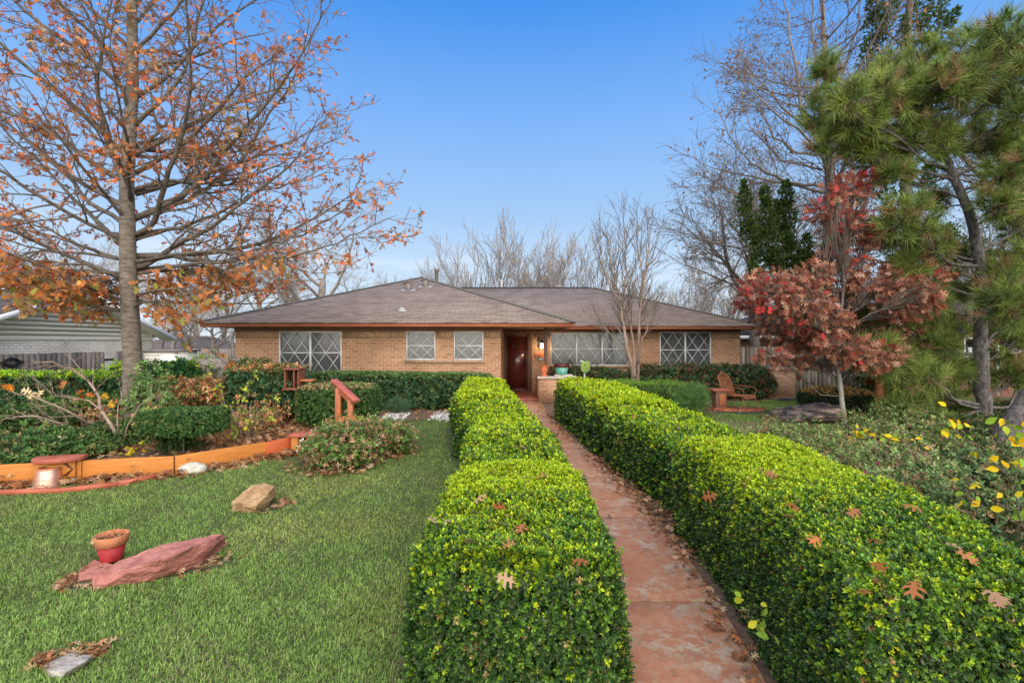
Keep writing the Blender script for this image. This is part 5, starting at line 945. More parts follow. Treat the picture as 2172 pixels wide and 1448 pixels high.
# leaning second trunk at the picture edge
pt2 = Tree('pine_tree', 'thick leaning pine trunk leaving the right picture edge', 'tree', tuple(hit(2125, 955)))
trunk2 = dense(line([(2108, 985), (2130, 940), (2175, 870), (2250, 770), (2340, 640), (2420, 480), (2480, 300), (2510, 120)], 9.1)); S = Soup()
for c, R, P in blobs(pt2, trunk2, np.linspace(.25, .08, len(trunk2)), [(2260, 420, 70, 50), (2300, 250, 80, 60), (2230, 120, 60, 50), (2420, 60, 90, 60), (2560, 200, 80, 60), (2200, 330, 40, 30)], 9.1, .8, .05): fill_blob(pt2, c, R, P, int(14 + 60 * R[0] * R[2] / .5), TUFT, .30, S, PG, pp)
pt2.finish([M['bark_dark'], M['bark_dark'], M['bark_dark']]); S.build('needles', M['needle'], pt2.o)
# young red oak
Yr = 11.35; rt = Tree('young_red_oak', 'young oak with dark red and brown leaves and slim pale trunk in the right bed', 'tree', tuple(gz(at(1790, 900, Yr)[0], Yr)))
trunk = dense(line([(1791, 905), (1786, 850), (1779, 780), (1782, 700), (1792, 620), (1802, 540), (1808, 460), (1812, 400), (1814, 365)], Yr), w=.006)
RB = [(1808, 400, 42, 38), (1850, 385, 22, 25), (1775, 395, 22, 25), (1795, 470, 55, 40), (1740, 450, 28, 22), (1840, 490, 40, 35), (1790, 540, 60, 40), (1630, 615, 55, 40), (1590, 640, 30, 30), (1700, 640, 70, 40), (1780, 620, 70, 50), (1860, 600, 60, 40), (1930, 570, 50, 28), (1985, 575, 38, 25), (1920, 640, 70, 40), (1640, 690, 45, 40), (1720, 700, 75, 45), (1820, 690, 75, 45), (1900, 690, 45, 35), (1680, 760, 38, 25), (1640, 755, 35, 18), (1750, 760, 60, 28), (1840, 755, 70, 30), (1790, 735, 60, 25), (1730, 580, 35, 25), (1600, 605, 28, 20), (1680, 600, 40, 25), (1960, 610, 40, 25), (1750, 690, 60, 40), (1870, 720, 40, 30), (1690, 680, 60, 30)]
RC = [(.29, .11, .068), (.37, .18, .11), (.22, .07, .045), (.45, .26, .17), (.40, .07, .055), (.52, .055, .05)]
S = Soup()
trunk_full = trunk; kk = int(len(trunk) * .42); trunk_up = trunk[kk - 1:] + np.stack([np.zeros(len(trunk) - kk + 1), np.linspace(0, .35, len(trunk) - kk + 1), np.zeros(len(trunk) - kk + 1)], 1)
for c, R, P in blobs(rt, trunk[:kk], np.linspace(.06, .034, kk), RB, Yr, .9, .016, low=1.1):
    n = int(26 + 640 * R[0] * R[2]); q = (c[2] < 3.2) or False
    red = (c[0] < 5.9 and c[2] > 2.9) or c[2] > 3.8 or (c[0] > 9.2)
    fill_blob(rt, c, R, P, n, [T_oak], .185, S, RC, [.22, .17, .19, .12, .17, .13] if red else [.30, .24, .24, .17, .03, .02], up=-.25, tw=.008, shell=.5)
rt.w[1].tube(trunk_up, np.linspace(.03, .006, len(trunk_up)), 6)
rt.finish([mat('young_bark', (.27, .25, .19), .8, (.40, .37, .30), 14, stretch=(1, 1, .5)), M['bark'], M['twig']]); S.build('foliage', M['dry_leaf'], rt.o)
# junipers: upright dark plumes on leaning limbs, and the tall one behind the pine
JC = [(.085, .14, .03), (.11, .175, .035), (.14, .205, .05), (.055, .09, .025)]
JT = [sprig(9, .5, .7, 51), sprig(9, .5, .7, 52)]
def plume(S, tree, a, b, r, n, size=.105):
    a, b = np.array(a), np.array(b); t = U(0, 1, n); w = r * np.interp(t, [0, .25, .8, 1], [.7, 1, .55, .12]) * (1 + .35 * np.sin(t * 17 + rng.uniform(0, 6))); v = norm(rng.normal(size=(n, 3))) * (U(0, 1, n) ** .4 * w)[:, None]
    P = a + (b - a) * t[:, None] + v; D = norm(norm(b - a) * .8 + norm(v) * .6 + rng.normal(size=(n, 3)) * .3); spread_inst(S, JT, P, D, size, pick(JC, n)); tree.w[1].tube([a, (a + b) / 2, b], [.03, .02, .005], 5)
Yj = 14.5; j1 = Tree('juniper_tree', 'wind swept juniper with upright dark green plumes behind the young red oak', 'tree', tuple(gz(at(1800, 850, Yj)[0], Yj)))
tr1 = dense(line([(1800, 850), (1785, 760), (1760, 680), (1715, 600), (1670, 530), (1630, 470)], Yj)); j1.w[0].tube(tr1, np.linspace(.13, .04, len(tr1)), 9); S = Soup()
for x0, y0, x1, y1, r, n in ((1585, 505, 1577, 385, .22, 420), (1612, 540, 1590, 470, .22, 300), (1635, 560, 1622, 400, .26, 620), (1650, 500, 1648, 425, .18, 200), (1668, 520, 1668, 385, .24, 520), (1690, 600, 1672, 500, .28, 420), (1720, 640, 1716, 540, .34, 560), (1604, 585, 1600, 545, .15, 140), (1740, 600, 1752, 520, .22, 260), (1660, 600, 1640, 530, .25, 330), (1750, 690, 1740, 610, .34, 450), (1800, 680, 1815, 590, .3, 350), (1790, 780, 1820, 700, .5, 700), (1850, 830, 1850, 720, .55, 900), (1700, 575, 1712, 500, .2, 220)):
    plume(S, j1, at(x0, y0, Yj + U(-.3, .3)), at(x1, y1, Yj + U(-.3, .3)), r * 1.25, int(n * 1.5)); q = at(x0, y0, Yj); k = np.argmin(np.abs(tr1[:, 2] - (q[2] - .25))); j1.w[1].tube([tr1[k], (tr1[k] + q) / 2 + (0, 0, -.06), q], [.035, .03, .025], 5)
j1.finish([M['bark'], M['bark'], M['twig']]); S.build('foliage', M['leaf'], j1.o)
Yk = 16.5; j2 = Tree('juniper_tree', 'tall ragged juniper whose dark top rises behind the pine to the top edge', 'tree', tuple(gz(at(1925, 830, Yk)[0], Yk)))
tr2 = dense(line([(1925, 840), (1925, 600), (1925, 350), (1927, 150), (1928, -60), (1930, -250)], Yk), w=.03); j2.w[0].tube(tr2, np.linspace(.24, .05, len(tr2)), 9); S = Soup()
for x0, y0, x1, y1, r, n in ((1865, 130, 1850, -10, .38, 560), (1845, 210, 1835, 90, .3, 330), (1880, 70, 1895, -60, .35, 420), (1905, 160, 1920, 40, .28, 300), (1950, 150, 1965, 20, .3, 380), (1985, 110, 1995, -40, .38, 520), (1945, 60, 1940, -70, .3, 300), (2005, 60, 2030, 20, .2, 130), (1860, 290, 1850, 200, .3, 300), (1900, 250, 1895, 160, .3, 300), (1840, 280, 1835, 230, .2, 120), (1880, 430, 1870, 330, .45, 480), (1960, 440, 1970, 350, .4, 420), (1900, 540, 1890, 450, .5, 560), (1960, 560, 1975, 470, .5, 560), (1900, 660, 1890, 560, .55, 600), (1980, 660, 1990, 580, .5, 500), (1920, 760, 1915, 660, .6, 650), (2000, 760, 2010, 680, .5, 500), (1930, -60, 1930, -240, .6, 600), (2010, 560, 2020, 480, .4, 360)):
    plume(S, j2, at(x0, y0, Yk + U(-.5, .5)), at(x1, y1, Yk + U(-.5, .5)), r, n, .12); q = at(x0, y0, Yk); k = np.argmin(np.abs(tr2[:, 2] - (q[2] - .6))); j2.w[1].tube([tr2[k], (tr2[k] + q) / 2 + (0, 0, -.1), q], [.05, .04, .03], 5)
j2.finish([M['bark'], M['bark'], M['twig']]); S.build('foliage', M['leaf'], j2.o)
# small-leaved evergreen oak filling the upper right corner
lo_ = Tree('live_oak_tree', 'airy live oak with small olive leaves in the upper right corner behind the pines', 'tree', (21.5, 19.0, .3))
LP = dict(seg=(.6, .5, .35, .25, .2), wander=(.05, .1, .12, .14, .15), trop=(0, .02, .02, .02, .02), n=(9, 7, 6, 4), t0=(.3, .2, .15, .1), ang=(.85, .7, .7, .7), len=(7.4, 3.2, 1.3, .6), lfall=.35, rr=.55, max=4, leaf_lvl=3, rmin=.006)
lo_.limb((21.5, 19.0, .3), (-.06, 0, 1), 9.5, .34, 0, LP, rend=.5); lo_.finish([M['bark'], M['bark'], M['twig']])
leaf_on(lo_.tips, 4.2, [T_leaf], .10, [(.10, .12, .035), (.14, .15, .05), (.08, .09, .03), (.20, .14, .06)], M['leaf'], lo_.o, off=.12)
# bare shrub in the left bed with hand-laid arms
Ys = 8.6; bs = Tree('bare_shrub', 'leafless tan shrub spreading left over the bed in front of the oak trunk', 'shrub', (at(262, 950, Ys)[0], Ys, zbed(at(262, 950, Ys)[0], Ys) - .03))
BP = dict(seg=(.2, .2, .1, .07), wander=(.05, .1, .14, .18), trop=(0, 0, .02, .02), n=(0, 3.5, 6, 5), perm=True, t0=(.2, .25, .2, .1), ang=(.6, .7, .75, .7), len=(.5, .62, .25, .1), lfall=.4, rr=.55, max=3, leaf_lvl=3, rmin=.003)
for st, r in (([(265, 945), (240, 910), (215, 870), (203, 830), (185, 805), (150, 780), (110, 768), (70, 770)], .032), ([(255, 945), (225, 915), (180, 890), (120, 860), (80, 845), (40, 835), (10, 820)], .024), ([(250, 948), (195, 925), (130, 900), (75, 882), (40, 883), (0, 890), (-40, 892)], .024), ([(260, 945), (248, 900), (250, 860), (262, 830)], .016), ([(215, 870), (190, 850), (150, 845), (110, 838), (70, 800)], .014), ([(262, 945), (270, 900), (295, 860), (320, 835)], .012), ([(203, 830), (225, 805), (240, 790)], .01), ([(185, 805), (160, 770), (140, 750)], .012), ([(195, 925), (150, 905), (110, 900), (70, 880)], .014)):
    pts = np.array([at(px, py, Ys + .25 * math.sin(i * 1.1 + r * 300)) for i, (px, py) in enumerate(st)]); bs.poly(dense(pts, 3, .01), np.linspace(r, r * .3, (len(pts) - 1) * 3 + 1), 1, BP)
bs.finish([M['twig_tan'], M['twig_tan'], M['twig_tan']])
S = Soup()
for px, py, c, sz in ((22, 818, (.55, .17, .02), .15), (70, 835, (.62, .45, .25), .17), (178, 834, (.42, .11, .03), .15), (226, 850, (.6, .33, .03), .15), (241, 853, (.5, .2, .05), .13), (134, 809, (.45, .18, .06), .14), (86, 900, (.55, .3, .04), .12), (115, 915, (.5, .25, .05), .12)):
    p = at(px, py, Ys - .15); S.inst(T_oak, np.tile(p, (3, 1)) + rng.normal(size=(3, 3)) * .03, frames(rng.normal(size=(3, 3)) - np.array([0, 0, 1.]), up=np.tile([0, -1., .3], (3, 1))), np.full(3, sz), pick([c], 3))
S.build('caught_leaves', M['dry_leaf'], bs.o)
# airy green shrub in front of the oak trunk
q = at(320, 830, 9.4); bush('airy_shrub', 'airy light green shrub crossing the right side of the big oak trunk', 'shrub', (q[0], 9.4, .5), (.42, .35, 1.15), 360, .09, [(.10, .18, .05), (.07, .13, .04), (.14, .2, .06)], power=2, stems=9, core=False, fill=.9, lump=.2, stemmat='twig_tan')
# ---------------------------------------------------------------- raised bed boards
def board(name, label, a, b, h0, h1, m, th=.04, cut=None):
    a3 = np.array([a[0], a[1], float(zg(a[1])) - .04]); b3 = np.array([b[0], b[1], float(zg(b[1])) - .04]); d = b3 - a3; L = np.hypot(d[0], d[1]); R = np.stack([np.array([d[0], d[1], 0]) / L, np.array([-d[1], d[0], 0]) / L, np.array([0, 0, 1.])], 1)
    S = Soup(); S.prism([(0, 0), (L, d[2]), (L, d[2] + h1 + .04), (L * .5, d[2] * .5 + (h0 + h1) / 2 + .045), (0, h0 + .04)], -th / 2, th / 2, o=a3, R=R); return tag(S.build(name, m, origin=(a3 + b3) / 2, bevel=.005), label, 'board', 'boards edging the raised bed')
n1 = BD[1] + (BD[2] - BD[1]) * .004
board('bed_board', 'first orange board of the raised bed, running off the left picture edge', BD[0], BD[1] + (BD[2] - BD[1]) * .5, .31, .30, M['orange'])
board('bed_board', 'orange board of the raised bed between half round seat and split joint', BD[1] + (BD[2] - BD[1]) * .505, BD[2] - (BD[2] - BD[1]) * .003, .30, .285, M['orange'])
board('bed_board', 'orange board of the raised bed rising from the split joint to the red one', BD[2] + (BD[3] - BD[2]) * .006, BD[3], .285, .27, M['orange'])
board('bed_board', 'short bright red orange board at the right end of the raised bed', BD[3] + (BD[4] - BD[3]) * .02 + np.array([0, -.03]), BD[4], .27, .28, M['redorange'])
# low edging timbers in front of the boards
ed = [hit(-330, 1072)[:2], hit(-10, 1050)[:2], hit(130, 1046)[:2], hit(250, 1032)[:2], hit(335, 1014)[:2]]
S = Soup()
for a, b in zip(ed[:-1], ed[1:]): S.bar((a[0], a[1], float(zg(a[1])) + .03), (b[0], b[1], float(zg(b[1])) + .03), .04, .085)
tag(S.build('edging_strip', M['edging'], origin=(*ed[2], 0)), 'low dark red edging strip between lawn and orange boards', 'edging')
# half round seat with arrow plaque
a, b = BD[1], BD[2]; u = (b - a) / np.linalg.norm(b - a); nrm = np.array([u[1], -u[0]]); c = hit(136, 1018)[:2]; c = a + u * ((c - a) @ u); zz = float(zg(c[1]))
R = np.stack([np.array([*u, 0]), np.array([-nrm[0], -nrm[1], 0]), np.array([0, 0, 1.])], 1)
st = thing('half_round_seat', 'half round redwood seat with arrow plaque set on the orange board', 'seat', (*c, zz))
S = Soup(); tt = np.linspace(PI, 2 * PI, 18); pl_ = [(.31 * math.cos(t), .22 * math.sin(t) - .02) for t in tt] + [(.31, .10), (-.31, .10)]
V = [(x, y, .325) for x, y in pl_] + [(x, y, .385) for x, y in pl_]; n = len(pl_); S.add(np.array(V) @ R.T + np.array([*c, zz]), [tuple(range(n))[::-1], tuple(range(n, 2 * n))] + [(i, (i + 1) % n, (i + 1) % n + n, i + n) for i in range(n)]); S.build('seat', M['redwood_top'], st, bevel=.008)
S = Soup(); S.box((-.28, -.07, .0), (.22, -.025, .32), R=R, o=(*c, zz)); S.build('support_board', M['orange'], st, bevel=.004)
S = Soup(); S.prism([(-.1, .12), (.10, .12), (.19, .20), (.10, .28), (-.1, .28)], -.10, -.072, o=(*c, zz), R=R); S.build('arrow_plaque', M['orange'], st, bevel=.004)
S = Soup(); S.prism([(.06, .272), (.12, .30), (.205, .20), (.12, .10), (.06, .125), (.10, .13), (.18, .20), (.10, .27)], -.078, -.073, o=(*c, zz), R=R); S.build('plaque_groove', M['brown'], st)
# copper pot upside down
q = hit(86, 1036); pr = thing('copper_pot', 'upturned copper coloured pot standing among leaves before the orange board', 'plant pot', q)
S = Soup(); S.lathe([(.178, -.03), (.174, .0), (.166, .05), (.15, .13), (.122, .255), (.112, .262), (.1, .255), (0, .25)], q + np.array([0, .12, 0]), 30); S.build('body', M['copper'], pr, smooth=False)
S = Soup(); S.lathe([(.124, .242), (.127, .26), (.112, .268)], q + np.array([0, .12, 0]), 30); S.build('rim', M['terracotta'], pr)
# corner bench box
g4 = BD[4]; bb = thing('corner_bench', 'small two step redwood bench at the right end of the raised bed', 'bench', gz(*g4)); zz = float(zg(g4[1])); x, y = g4
S = Soup(); S.box((x + .0, y - .16, zz + .30), (x + .44, y + .20, zz + .355)); S.build('seat', M['redwood_top'], bb, bevel=.008)
for dx, m in ((.03, 'orange'), (.30, 'redorange')):
    S = Soup(); S.box((x + dx, y - .12, zz), (x + dx + .12, y + .14, zz + .297)); S.build('leg', M[m], bb, bevel=.005)
S = Soup(); S.box((x + .17, y - .30, zz + .10), (x + .58, y - .13, zz + .145)); S.build('lower_step', M['redorange'], bb, bevel=.006)
# handrail
Yh = 9.7; hr = thing('handrail', 'redwood handrail with sloping top rail and small step in front of the clipped shrub', 'handrail', gz(at(735, 900, Yh)[0], Yh)); z0 = float(zg(Yh))
def postbox(px, ytop, y, w, m, name):
    p = at(px, ytop, y); S = Soup(); S.box((p[0] - w / 2, y - w / 2, float(zg(y)) - .02), (p[0] + w / 2, y + w / 2, p[2])); S.build(name, m, hr, bevel=.006)
postbox(718.5, 822, 9.75, .11, M['redwood'], 'post'); postbox(744, 846, 9.55, .105, M['redwood'], 'post')
a = at(708, 806, 9.9); b = at(757, 851, 9.42); S = Soup(); S.bar(a, b, .15, .055); S.build('rail', M['redwood_top'], hr, bevel=.008)
a = at(718, 818, 9.74); b = at(748, 846, 9.5); S = Soup(); S.bar(a - (0, 0, .07), b - (0, 0, .07), .05, .1); S.build('under_rail', M['redwood'], hr, bevel=.005)
p = at(745, 887, 9.65); S = Soup(); S.box((p[0] - .18, 9.45, p[2] - .03), (p[0] + .20, 9.85, p[2] + .03)); S.build('step', M['orange'], hr, bevel=.006)
# feeder box and shelf on posts
Yf = 10.35; p0 = at(606, 826, Yf); p1 = at(637, 784, Yf); fb = thing('feeder_box', 'open redwood feeder box on a post at the end of the leaf topped shrub', 'feeder box', gz((p0[0] + p1[0]) / 2, Yf, .2)); zb = zbed(p0[0], Yf)
S = Soup(); S.box((p0[0] + .17, Yf + .05, zb - .1), (p0[0] + .27, Yf + .15, p0[2])); S.build('post', M['redwood'], fb)
S = Soup(); x0, x1, zl, zh = p0[0], p1[0], p0[2], p1[2]; S.box((x0, Yf + .20, zl), (x1, Yf + .23, zh)); S.box((x0, Yf - .08, zl + .041), (x0 + .025, Yf + .199, zh)); S.box((x1 - .025, Yf - .08, zl + .041), (x1, Yf + .199, zh)); S.box((x0 + .19, Yf - .08, zl + .041), (x0 + .215, Yf - .04, zh)); S.box((x0 - .02, Yf - .12, zl), (x1 + .02, Yf + .199, zl + .04)); S.build('box', M['box_wood'], fb, bevel=.003)
S = Soup(); S.box((x0 - .02, Yf - .12, zh + .002), (x1 + .02, Yf + .24, zh + .035)); S.build('roof', M['box_wood'], fb, bevel=.003)
p = at(640, 806, Yf); S = Soup(); S.box((x1 + .002, Yf - .02, p[2] - .025), (x1 + .27, Yf + .16, p[2] + .015)); S.build('shelf', M['redwood'], fb, bevel=.004)
# wide cut stump under vines
Yt = 12.0; p = at(455, 760, Yt); S = Soup(); a = np.arange(26) * 2 * PI / 26; rr_ = 1 + .1 * np.sin(3 * a) + .06 * np.sin(7 * a); prof = [(.34, .3), (.36, .8), (.42, 1.35), (.5, p[2] - .04), (.49, p[2])]
V = np.array([(p[0] + r * rr_[j] * math.cos(a[j]), Yt + r * .8 * rr_[j] * math.sin(a[j]), z) for r, z in prof for j in range(26)]); fs = [(i * 26 + j, i * 26 + (j + 1) % 26, (i + 1) * 26 + (j + 1) % 26, (i + 1) * 26 + j) for i in range(4) for j in range(26)] + [tuple(range(4 * 26, 5 * 26))]
S.add(V, fs); tag(S.build('tree_stump', M['stump'], origin=(p[0], Yt, .5)), 'wide tall stump with pale flat cut top among vines left of the house', 'stump')
# rocks
def rock(name, label, pts, m, cuts=4, amp=.03, sc=3., seed=0, flat=True, group=None):
    bm = bmesh.new(); [bm.verts.new(tuple(p)) for p in pts]; r = bmesh.ops.convex_hull(bm, input=bm.verts[:])
    bmesh.ops.delete(bm, geom=[v for v in bm.verts if not v.link_faces], context='VERTS'); bmesh.ops.triangulate(bm, faces=bm.faces[:])
    for k in range(cuts):
        es = [e for e in bm.edges if e.calc_length() > .045]
        if not es: break
        bmesh.ops.subdivide_edges(bm, edges=es, cuts=1, use_grid_fill=True); bmesh.ops.triangulate(bm, faces=bm.faces[:])
    bm.normal_update()
    for v in bm.verts:
        q = v.co * sc + Vector((seed * 3.1, seed, 0)); s = Vector((q.x, q.y, q.z * 3)); f = mnoise.fractal(s, .9, 2.1, 4) * amp + (mnoise.noise(q * .6) * amp * .8); v.co += v.normal * f
    me = bpy.data.meshes.new(name); o = np.mean(np.array(pts), 0); o[2] = min(p[2] for p in pts); bmesh.ops.translate(bm, verts=bm.verts[:], vec=tuple(-o)); bm.to_mesh(me); bm.free(); me.materials.append(m)
    if not flat: me.polygons.foreach_set('use_smooth', [True] * len(me.polygons))
    ob = bpy.data.objects.new(name, me); COL.objects.link(ob); ob.location = [float(c) for c in o]; return tag(ob, label, 'rock', group)
g = lambda px, py, dz=0, dy=0: hit(px, py) + np.array([0, dy, dz])
A = [g(202, 1252), g(300, 1238), g(430, 1196), g(452, 1175)]; B_ = [hit(x, y, h) for x, y, h in ((205, 1225, .07), (262, 1190, .13), (330, 1158, .20), (400, 1150, .22), (440, 1140, .22), (457, 1140, .20), (300, 1200, .17), (380, 1172, .23))]
bk = [p + np.array([.02, .22, -.05]) for p in B_[1:5]] + [p + np.array([.0, .3, -.02]) for p in A]
rock('red_rock', 'long angular pink red boulder lying on the lawn beside the red pot', A + B_ + bk, M['rock_pink'], 5, .032, 3.4, 1)
rock('red_rock', 'small flat pink stone under the red pot on the lawn', [hit(x, y, h) for x, y, h in ((165, 1232, 0), (240, 1228, 0), (166, 1208, .05), (250, 1200, .05), (200, 1185, .04), (205, 1222, .05))] , M['rock_pink'], 4, .012, 4, 2)
rock('tan_rock', 'blocky tan sandstone boulder in the middle of the lawn', [hit(x, y, h) for x, y, h in ((492, 1084, 0), (540, 1090, 0), (572, 1068, 0), (494, 1064, .11), (545, 1072, .12), (583, 1030, .24), (560, 1024, .27), (530, 1030, .24), (586, 1050, .08))] + [g(520, 1050), g(580, 1045)], M['rock_tan'], 5, .03, 3.2, 3)
c = hit(398, 1008); v = norm(rng.normal(size=(260, 3))); rock('round_stone', 'rounded pale grey green stone against the orange board joint', [c + np.array([.0, .12, .07]) + p * np.array([.22, .13, .10]) for p in v], M['rock_grey'], 3, .012, 6, 4, flat=False)
A = [hit(x, y, h) for x, y, h in ((95, 1438, 0), (130, 1442, 0), (170, 1415, 0), (205, 1392, 0), (98, 1420, .05), (120, 1400, .06), (165, 1384, .06), (200, 1384, .045), (140, 1425, .06), (180, 1402, .06), (150, 1380, .0), (100, 1405, .0))]
rock('old_stump', 'low weathered grey wood stump nearly flush with the lawn', A, M['stump'], 4, .014, 9, 5)['category'] = 'stump'
A = [hit(x, y) for x, y in ((1664, 897), (1720, 900), (1785, 890), (1790, 872))] + [hit(x, y, h) for x, y, h in ((1668, 880, .12), (1690, 868, .26), (1735, 868, .30), (1775, 862, .36), (1790, 870, .34), (1720, 885, .2), (1790, 885, .2))] ; A += [p + np.array([.1, .7, 0]) for p in A[4:8]] + [p + np.array([.1, .8, 0]) for p in A[:4]]
rock('layered_boulder', 'dark layered boulder with tan streaks left of the pale red oak trunk', A, M['rock_dark'], 5, .075, 2.2, 6)
S = Soup(); q = hit(214, 1207) ; pp_ = thing('red_pot', 'red flower pot with terracotta rim standing by the pink boulder', 'plant pot', q)
q = q + np.array([0, .12, .035])
S.lathe([(0, 0), (.082, 0), (.086, .01), (.115, .155), (.1, .155), (.09, .1), (0, .1)], q, 28); S.build('body', M['pot_red'], pp_)
S = Soup(); S.lathe([(.114, .15), (.127, .153), (.138, .24), (.133, .245), (.125, .24), (.115, .155)], q, 28); S.build('rim', M['terracotta'], pp_)
S = Soup(); S.lathe([(0, .205), (.121, .202)], q, 16, (.09, .055, .035)); n = 16; spread_inst(S, [T_oak], q + np.stack([U(-.1, .1, n), U(-.1, .1, n), np.full(n, .215)], 1), rng.normal(size=(n, 3)) * np.array([1, 1, .4]), .09, pick(BROWN, n)); S.build('soil_fill', M['dry_leaf'], pp_)
# ---------------------------------------------------------------- right lawn furniture
pc = hit(1560, 869); Yc = pc[1]
S = Soup(); n = 22; a = np.arange(n) * 2 * PI / n; V = [(pc[0] + .05 + (.80 + .06 * math.sin(5 * t)) * math.cos(t), Yc + .05 + .38 * math.sin(t), .30 + h) for h in (0, .035) for t in a]; V = [(x, y, float(zg(y)) + (.036 if i >= n else -.02)) for i, (x, y, z) in enumerate(V)]
S.add(V, [tuple(range(n, 2 * n))] + [(i, (i + 1) % n, (i + 1) % n + n, i + n) for i in range(n)]); tag(S.build('patio_pad', M['edging'], origin=(pc[0], Yc, .3)), kind='structure')
zc = float(zg(Yc)) + .036
pt_ = thing('pedestal_table', 'small redwood pedestal table with square panel beside the rust chair', 'table', (at(1522, 866, Yc)[0], Yc - .1, zc)); x = at(1524, 866, Yc)[0]; y = Yc - .05
S = Soup(); S.box((x - .15, y - .14, zc + .04), (x + .15, y + .14, zc + .50)); S.build('body', mat('pedestal_wood', (.15, .065, .032), .6, (.23, .11, .06), 6, stretch=(5, 5, 1)), pt_, bevel=.005)
S = Soup(); S.box((x - .24, y - .2, zc + .501), (x + .24, y + .2, zc + .555)); S.build('table_top', M['redwood_top'], pt_, bevel=.006)
S = Soup(); S.box((x - .2, y - .18, zc), (x + .2, y + .18, zc + .04)); S.build('base', M['redwood'], pt_, bevel=.004)
S = Soup(); S.box((x - .06, y - .165, zc + .12), (x + .10, y - .142, zc + .42)); S.box((x - .02, y - .18, zc + .19), (x + .06, y - .166, zc + .35)); S.build('front_panel', M['redwood'], pt_, bevel=.004)
# wrought iron chair
cx = at(1570, 869, Yc)[0]; cy = Yc + .12; ang = .62; Rz = np.array([[math.cos(ang), -math.sin(ang), 0], [math.sin(ang), math.cos(ang), 0], [0, 0, 1]])
ch = thing('metal_chair', 'rust coloured wrought iron spring chair with mesh back on the red pad', 'chair', (cx, cy, zc)); o3 = np.array([cx, cy, zc])
def W(p): return (np.asarray(p, float) * np.array([1.2, 1.2, 1.0])) @ Rz.T + o3
zs = .36; yb_, yf_ = .20, -.27
def grid(S, p00, p10, p11, p01, nu, nv, r=.005):
    p00, p10, p11, p01 = [np.array(p, float) for p in (p00, p10, p11, p01)]
    for i in range(nu + 1): t = i / nu; S.tube(W([p00 + (p10 - p00) * t, p01 + (p11 - p01) * t]), r, 3)
    for i in range(nv + 1): t = i / nv; S.tube(W([p00 + (p01 - p00) * t, p10 + (p11 - p10) * t]), r, 3)
S = Soup(); grid(S, (-.23, yf_, zs), (.23, yf_, zs), (.23, yb_, zs - .02), (-.23, yb_, zs - .02), 16, 16); grid(S, (-.23, yf_, zs), (.23, yf_, zs), (.22, yf_ - .03, zs - .07), (-.22, yf_ - .03, zs - .07), 24, 4); S.build('seat_mesh', M['chair'], ch)
S = Soup(); grid(S, (-.22, yb_, zs), (.22, yb_, zs), (.20, yb_ + .17, .84), (-.20, yb_ + .17, .84), 14, 18, .0042); S.build('back_mesh', M['chair'], ch)
S = Soup(); S.tube(W([(-.24, yb_, zs - .03), (-.225, yb_ + .16, .82), (-.18, yb_ + .185, .9), (0, yb_ + .195, .94), (.18, yb_ + .185, .9), (.225, yb_ + .16, .82), (.24, yb_, zs - .03)]), .012, 6)
for k in range(6):
    c0 = -.15 + k * .06; t = np.linspace(0, 2 * PI, 9); S.tube(W(np.stack([c0 + .026 * np.cos(t), np.full(9, yb_ + .18), .875 + .026 * np.sin(t)], 1)), .005, 4)
t = np.linspace(0, PI, 8); S.tube(W(np.stack([.10 * np.cos(t), np.full(8, yb_ + .192), .935 + .045 * np.sin(t)], 1)), .006, 4)
S.build('back_frame', M['chair'], ch)
S = Soup(); S.tube(W([(-.24, yb_, zs - .02), (-.24, yf_, zs + .01), (-.22, yf_ - .03, zs - .07), (.22, yf_ - .03, zs - .07), (.24, yf_, zs + .01), (.24, yb_, zs - .02), (-.24, yb_, zs - .02)]), .010, 5); S.build('seat_frame', M['chair'], ch)
for sx_ in (-1, 1):
    S = Soup(); S.tube(W([(sx_ * .24, yb_ + .07, .60), (sx_ * .27, yb_ - .1, .60), (sx_ * .28, yf_ + .05, .58), (sx_ * .28, yf_ - .02, .52), (sx_ * .24, yf_ + .02, zs)]), .009, 5); S.build('arm', M['chair'], ch)
    S = Soup(); S.tube(W([(sx_ * .24, yf_ + .04, zs), (sx_ * .26, yf_ - .02, .2), (sx_ * .27, yf_ - .06, .0)]), .010, 5); S.build('leg', M['chair'], ch)
    S = Soup(); S.tube(W([(sx_ * .24, yb_ - .02, zs), (sx_ * .25, yb_ + .05, .2), (sx_ * .26, yb_ + .12, .0)]), .010, 5); S.build('leg', M['chair'], ch)
# black hose tube on the lawn
a = hit(1650, 851); b = hit(1713, 848); S = Soup(); S.bar(a + (0, 0, .03), b + (0, 0, .03), .10, .05); S.bar(a + (.05, .02, .07), b + (-.1, .02, .07), .03, .02); tag(S.build('black_edging', M['black'], origin=a, bevel=.01), 'black plastic edging strip lying on the side lawn', 'edging strip')
# timber post with birdhouse and ball
Yo = 11.6; p = at(1868, 885, Yo); tpz = float(zg(Yo)); S = Soup(); zt_ = at(1868, 792, Yo)[2]; S.tube([(p[0] + .02, Yo, tpz - .05), (p[0], Yo, tpz + .6), (p[0] - .03, Yo, zt_)], [.105, .097, .09], 16); tag(S.build('timber_post', M['redwood'], origin=(p[0], Yo, tpz)), 'round orange brown timber post between the red oak and the pine', 'post')
p = at(1843, 803, Yo + .3); bq = thing('birdhouse', 'dark red birdhouse hanging left of the round timber post', 'birdhouse', p); S = Soup(); S.box(p - (.09, .09, .12), p + (.09, .09, .06)); S.build('box', M['maroon'], bq, bevel=.004)
S = Soup(); S.prism([(-.13, .05), (0, .13), (.13, .05), (.13, .07), (0, .155), (-.13, .07)], -.12, .12, o=p); S.build('roof', M['stump'], bq); S = Soup(); S.tube([p + (0, 0, .13), p + (.02, 0, .6)], .004, 4); S.build('hanger', M['iron'], bq)
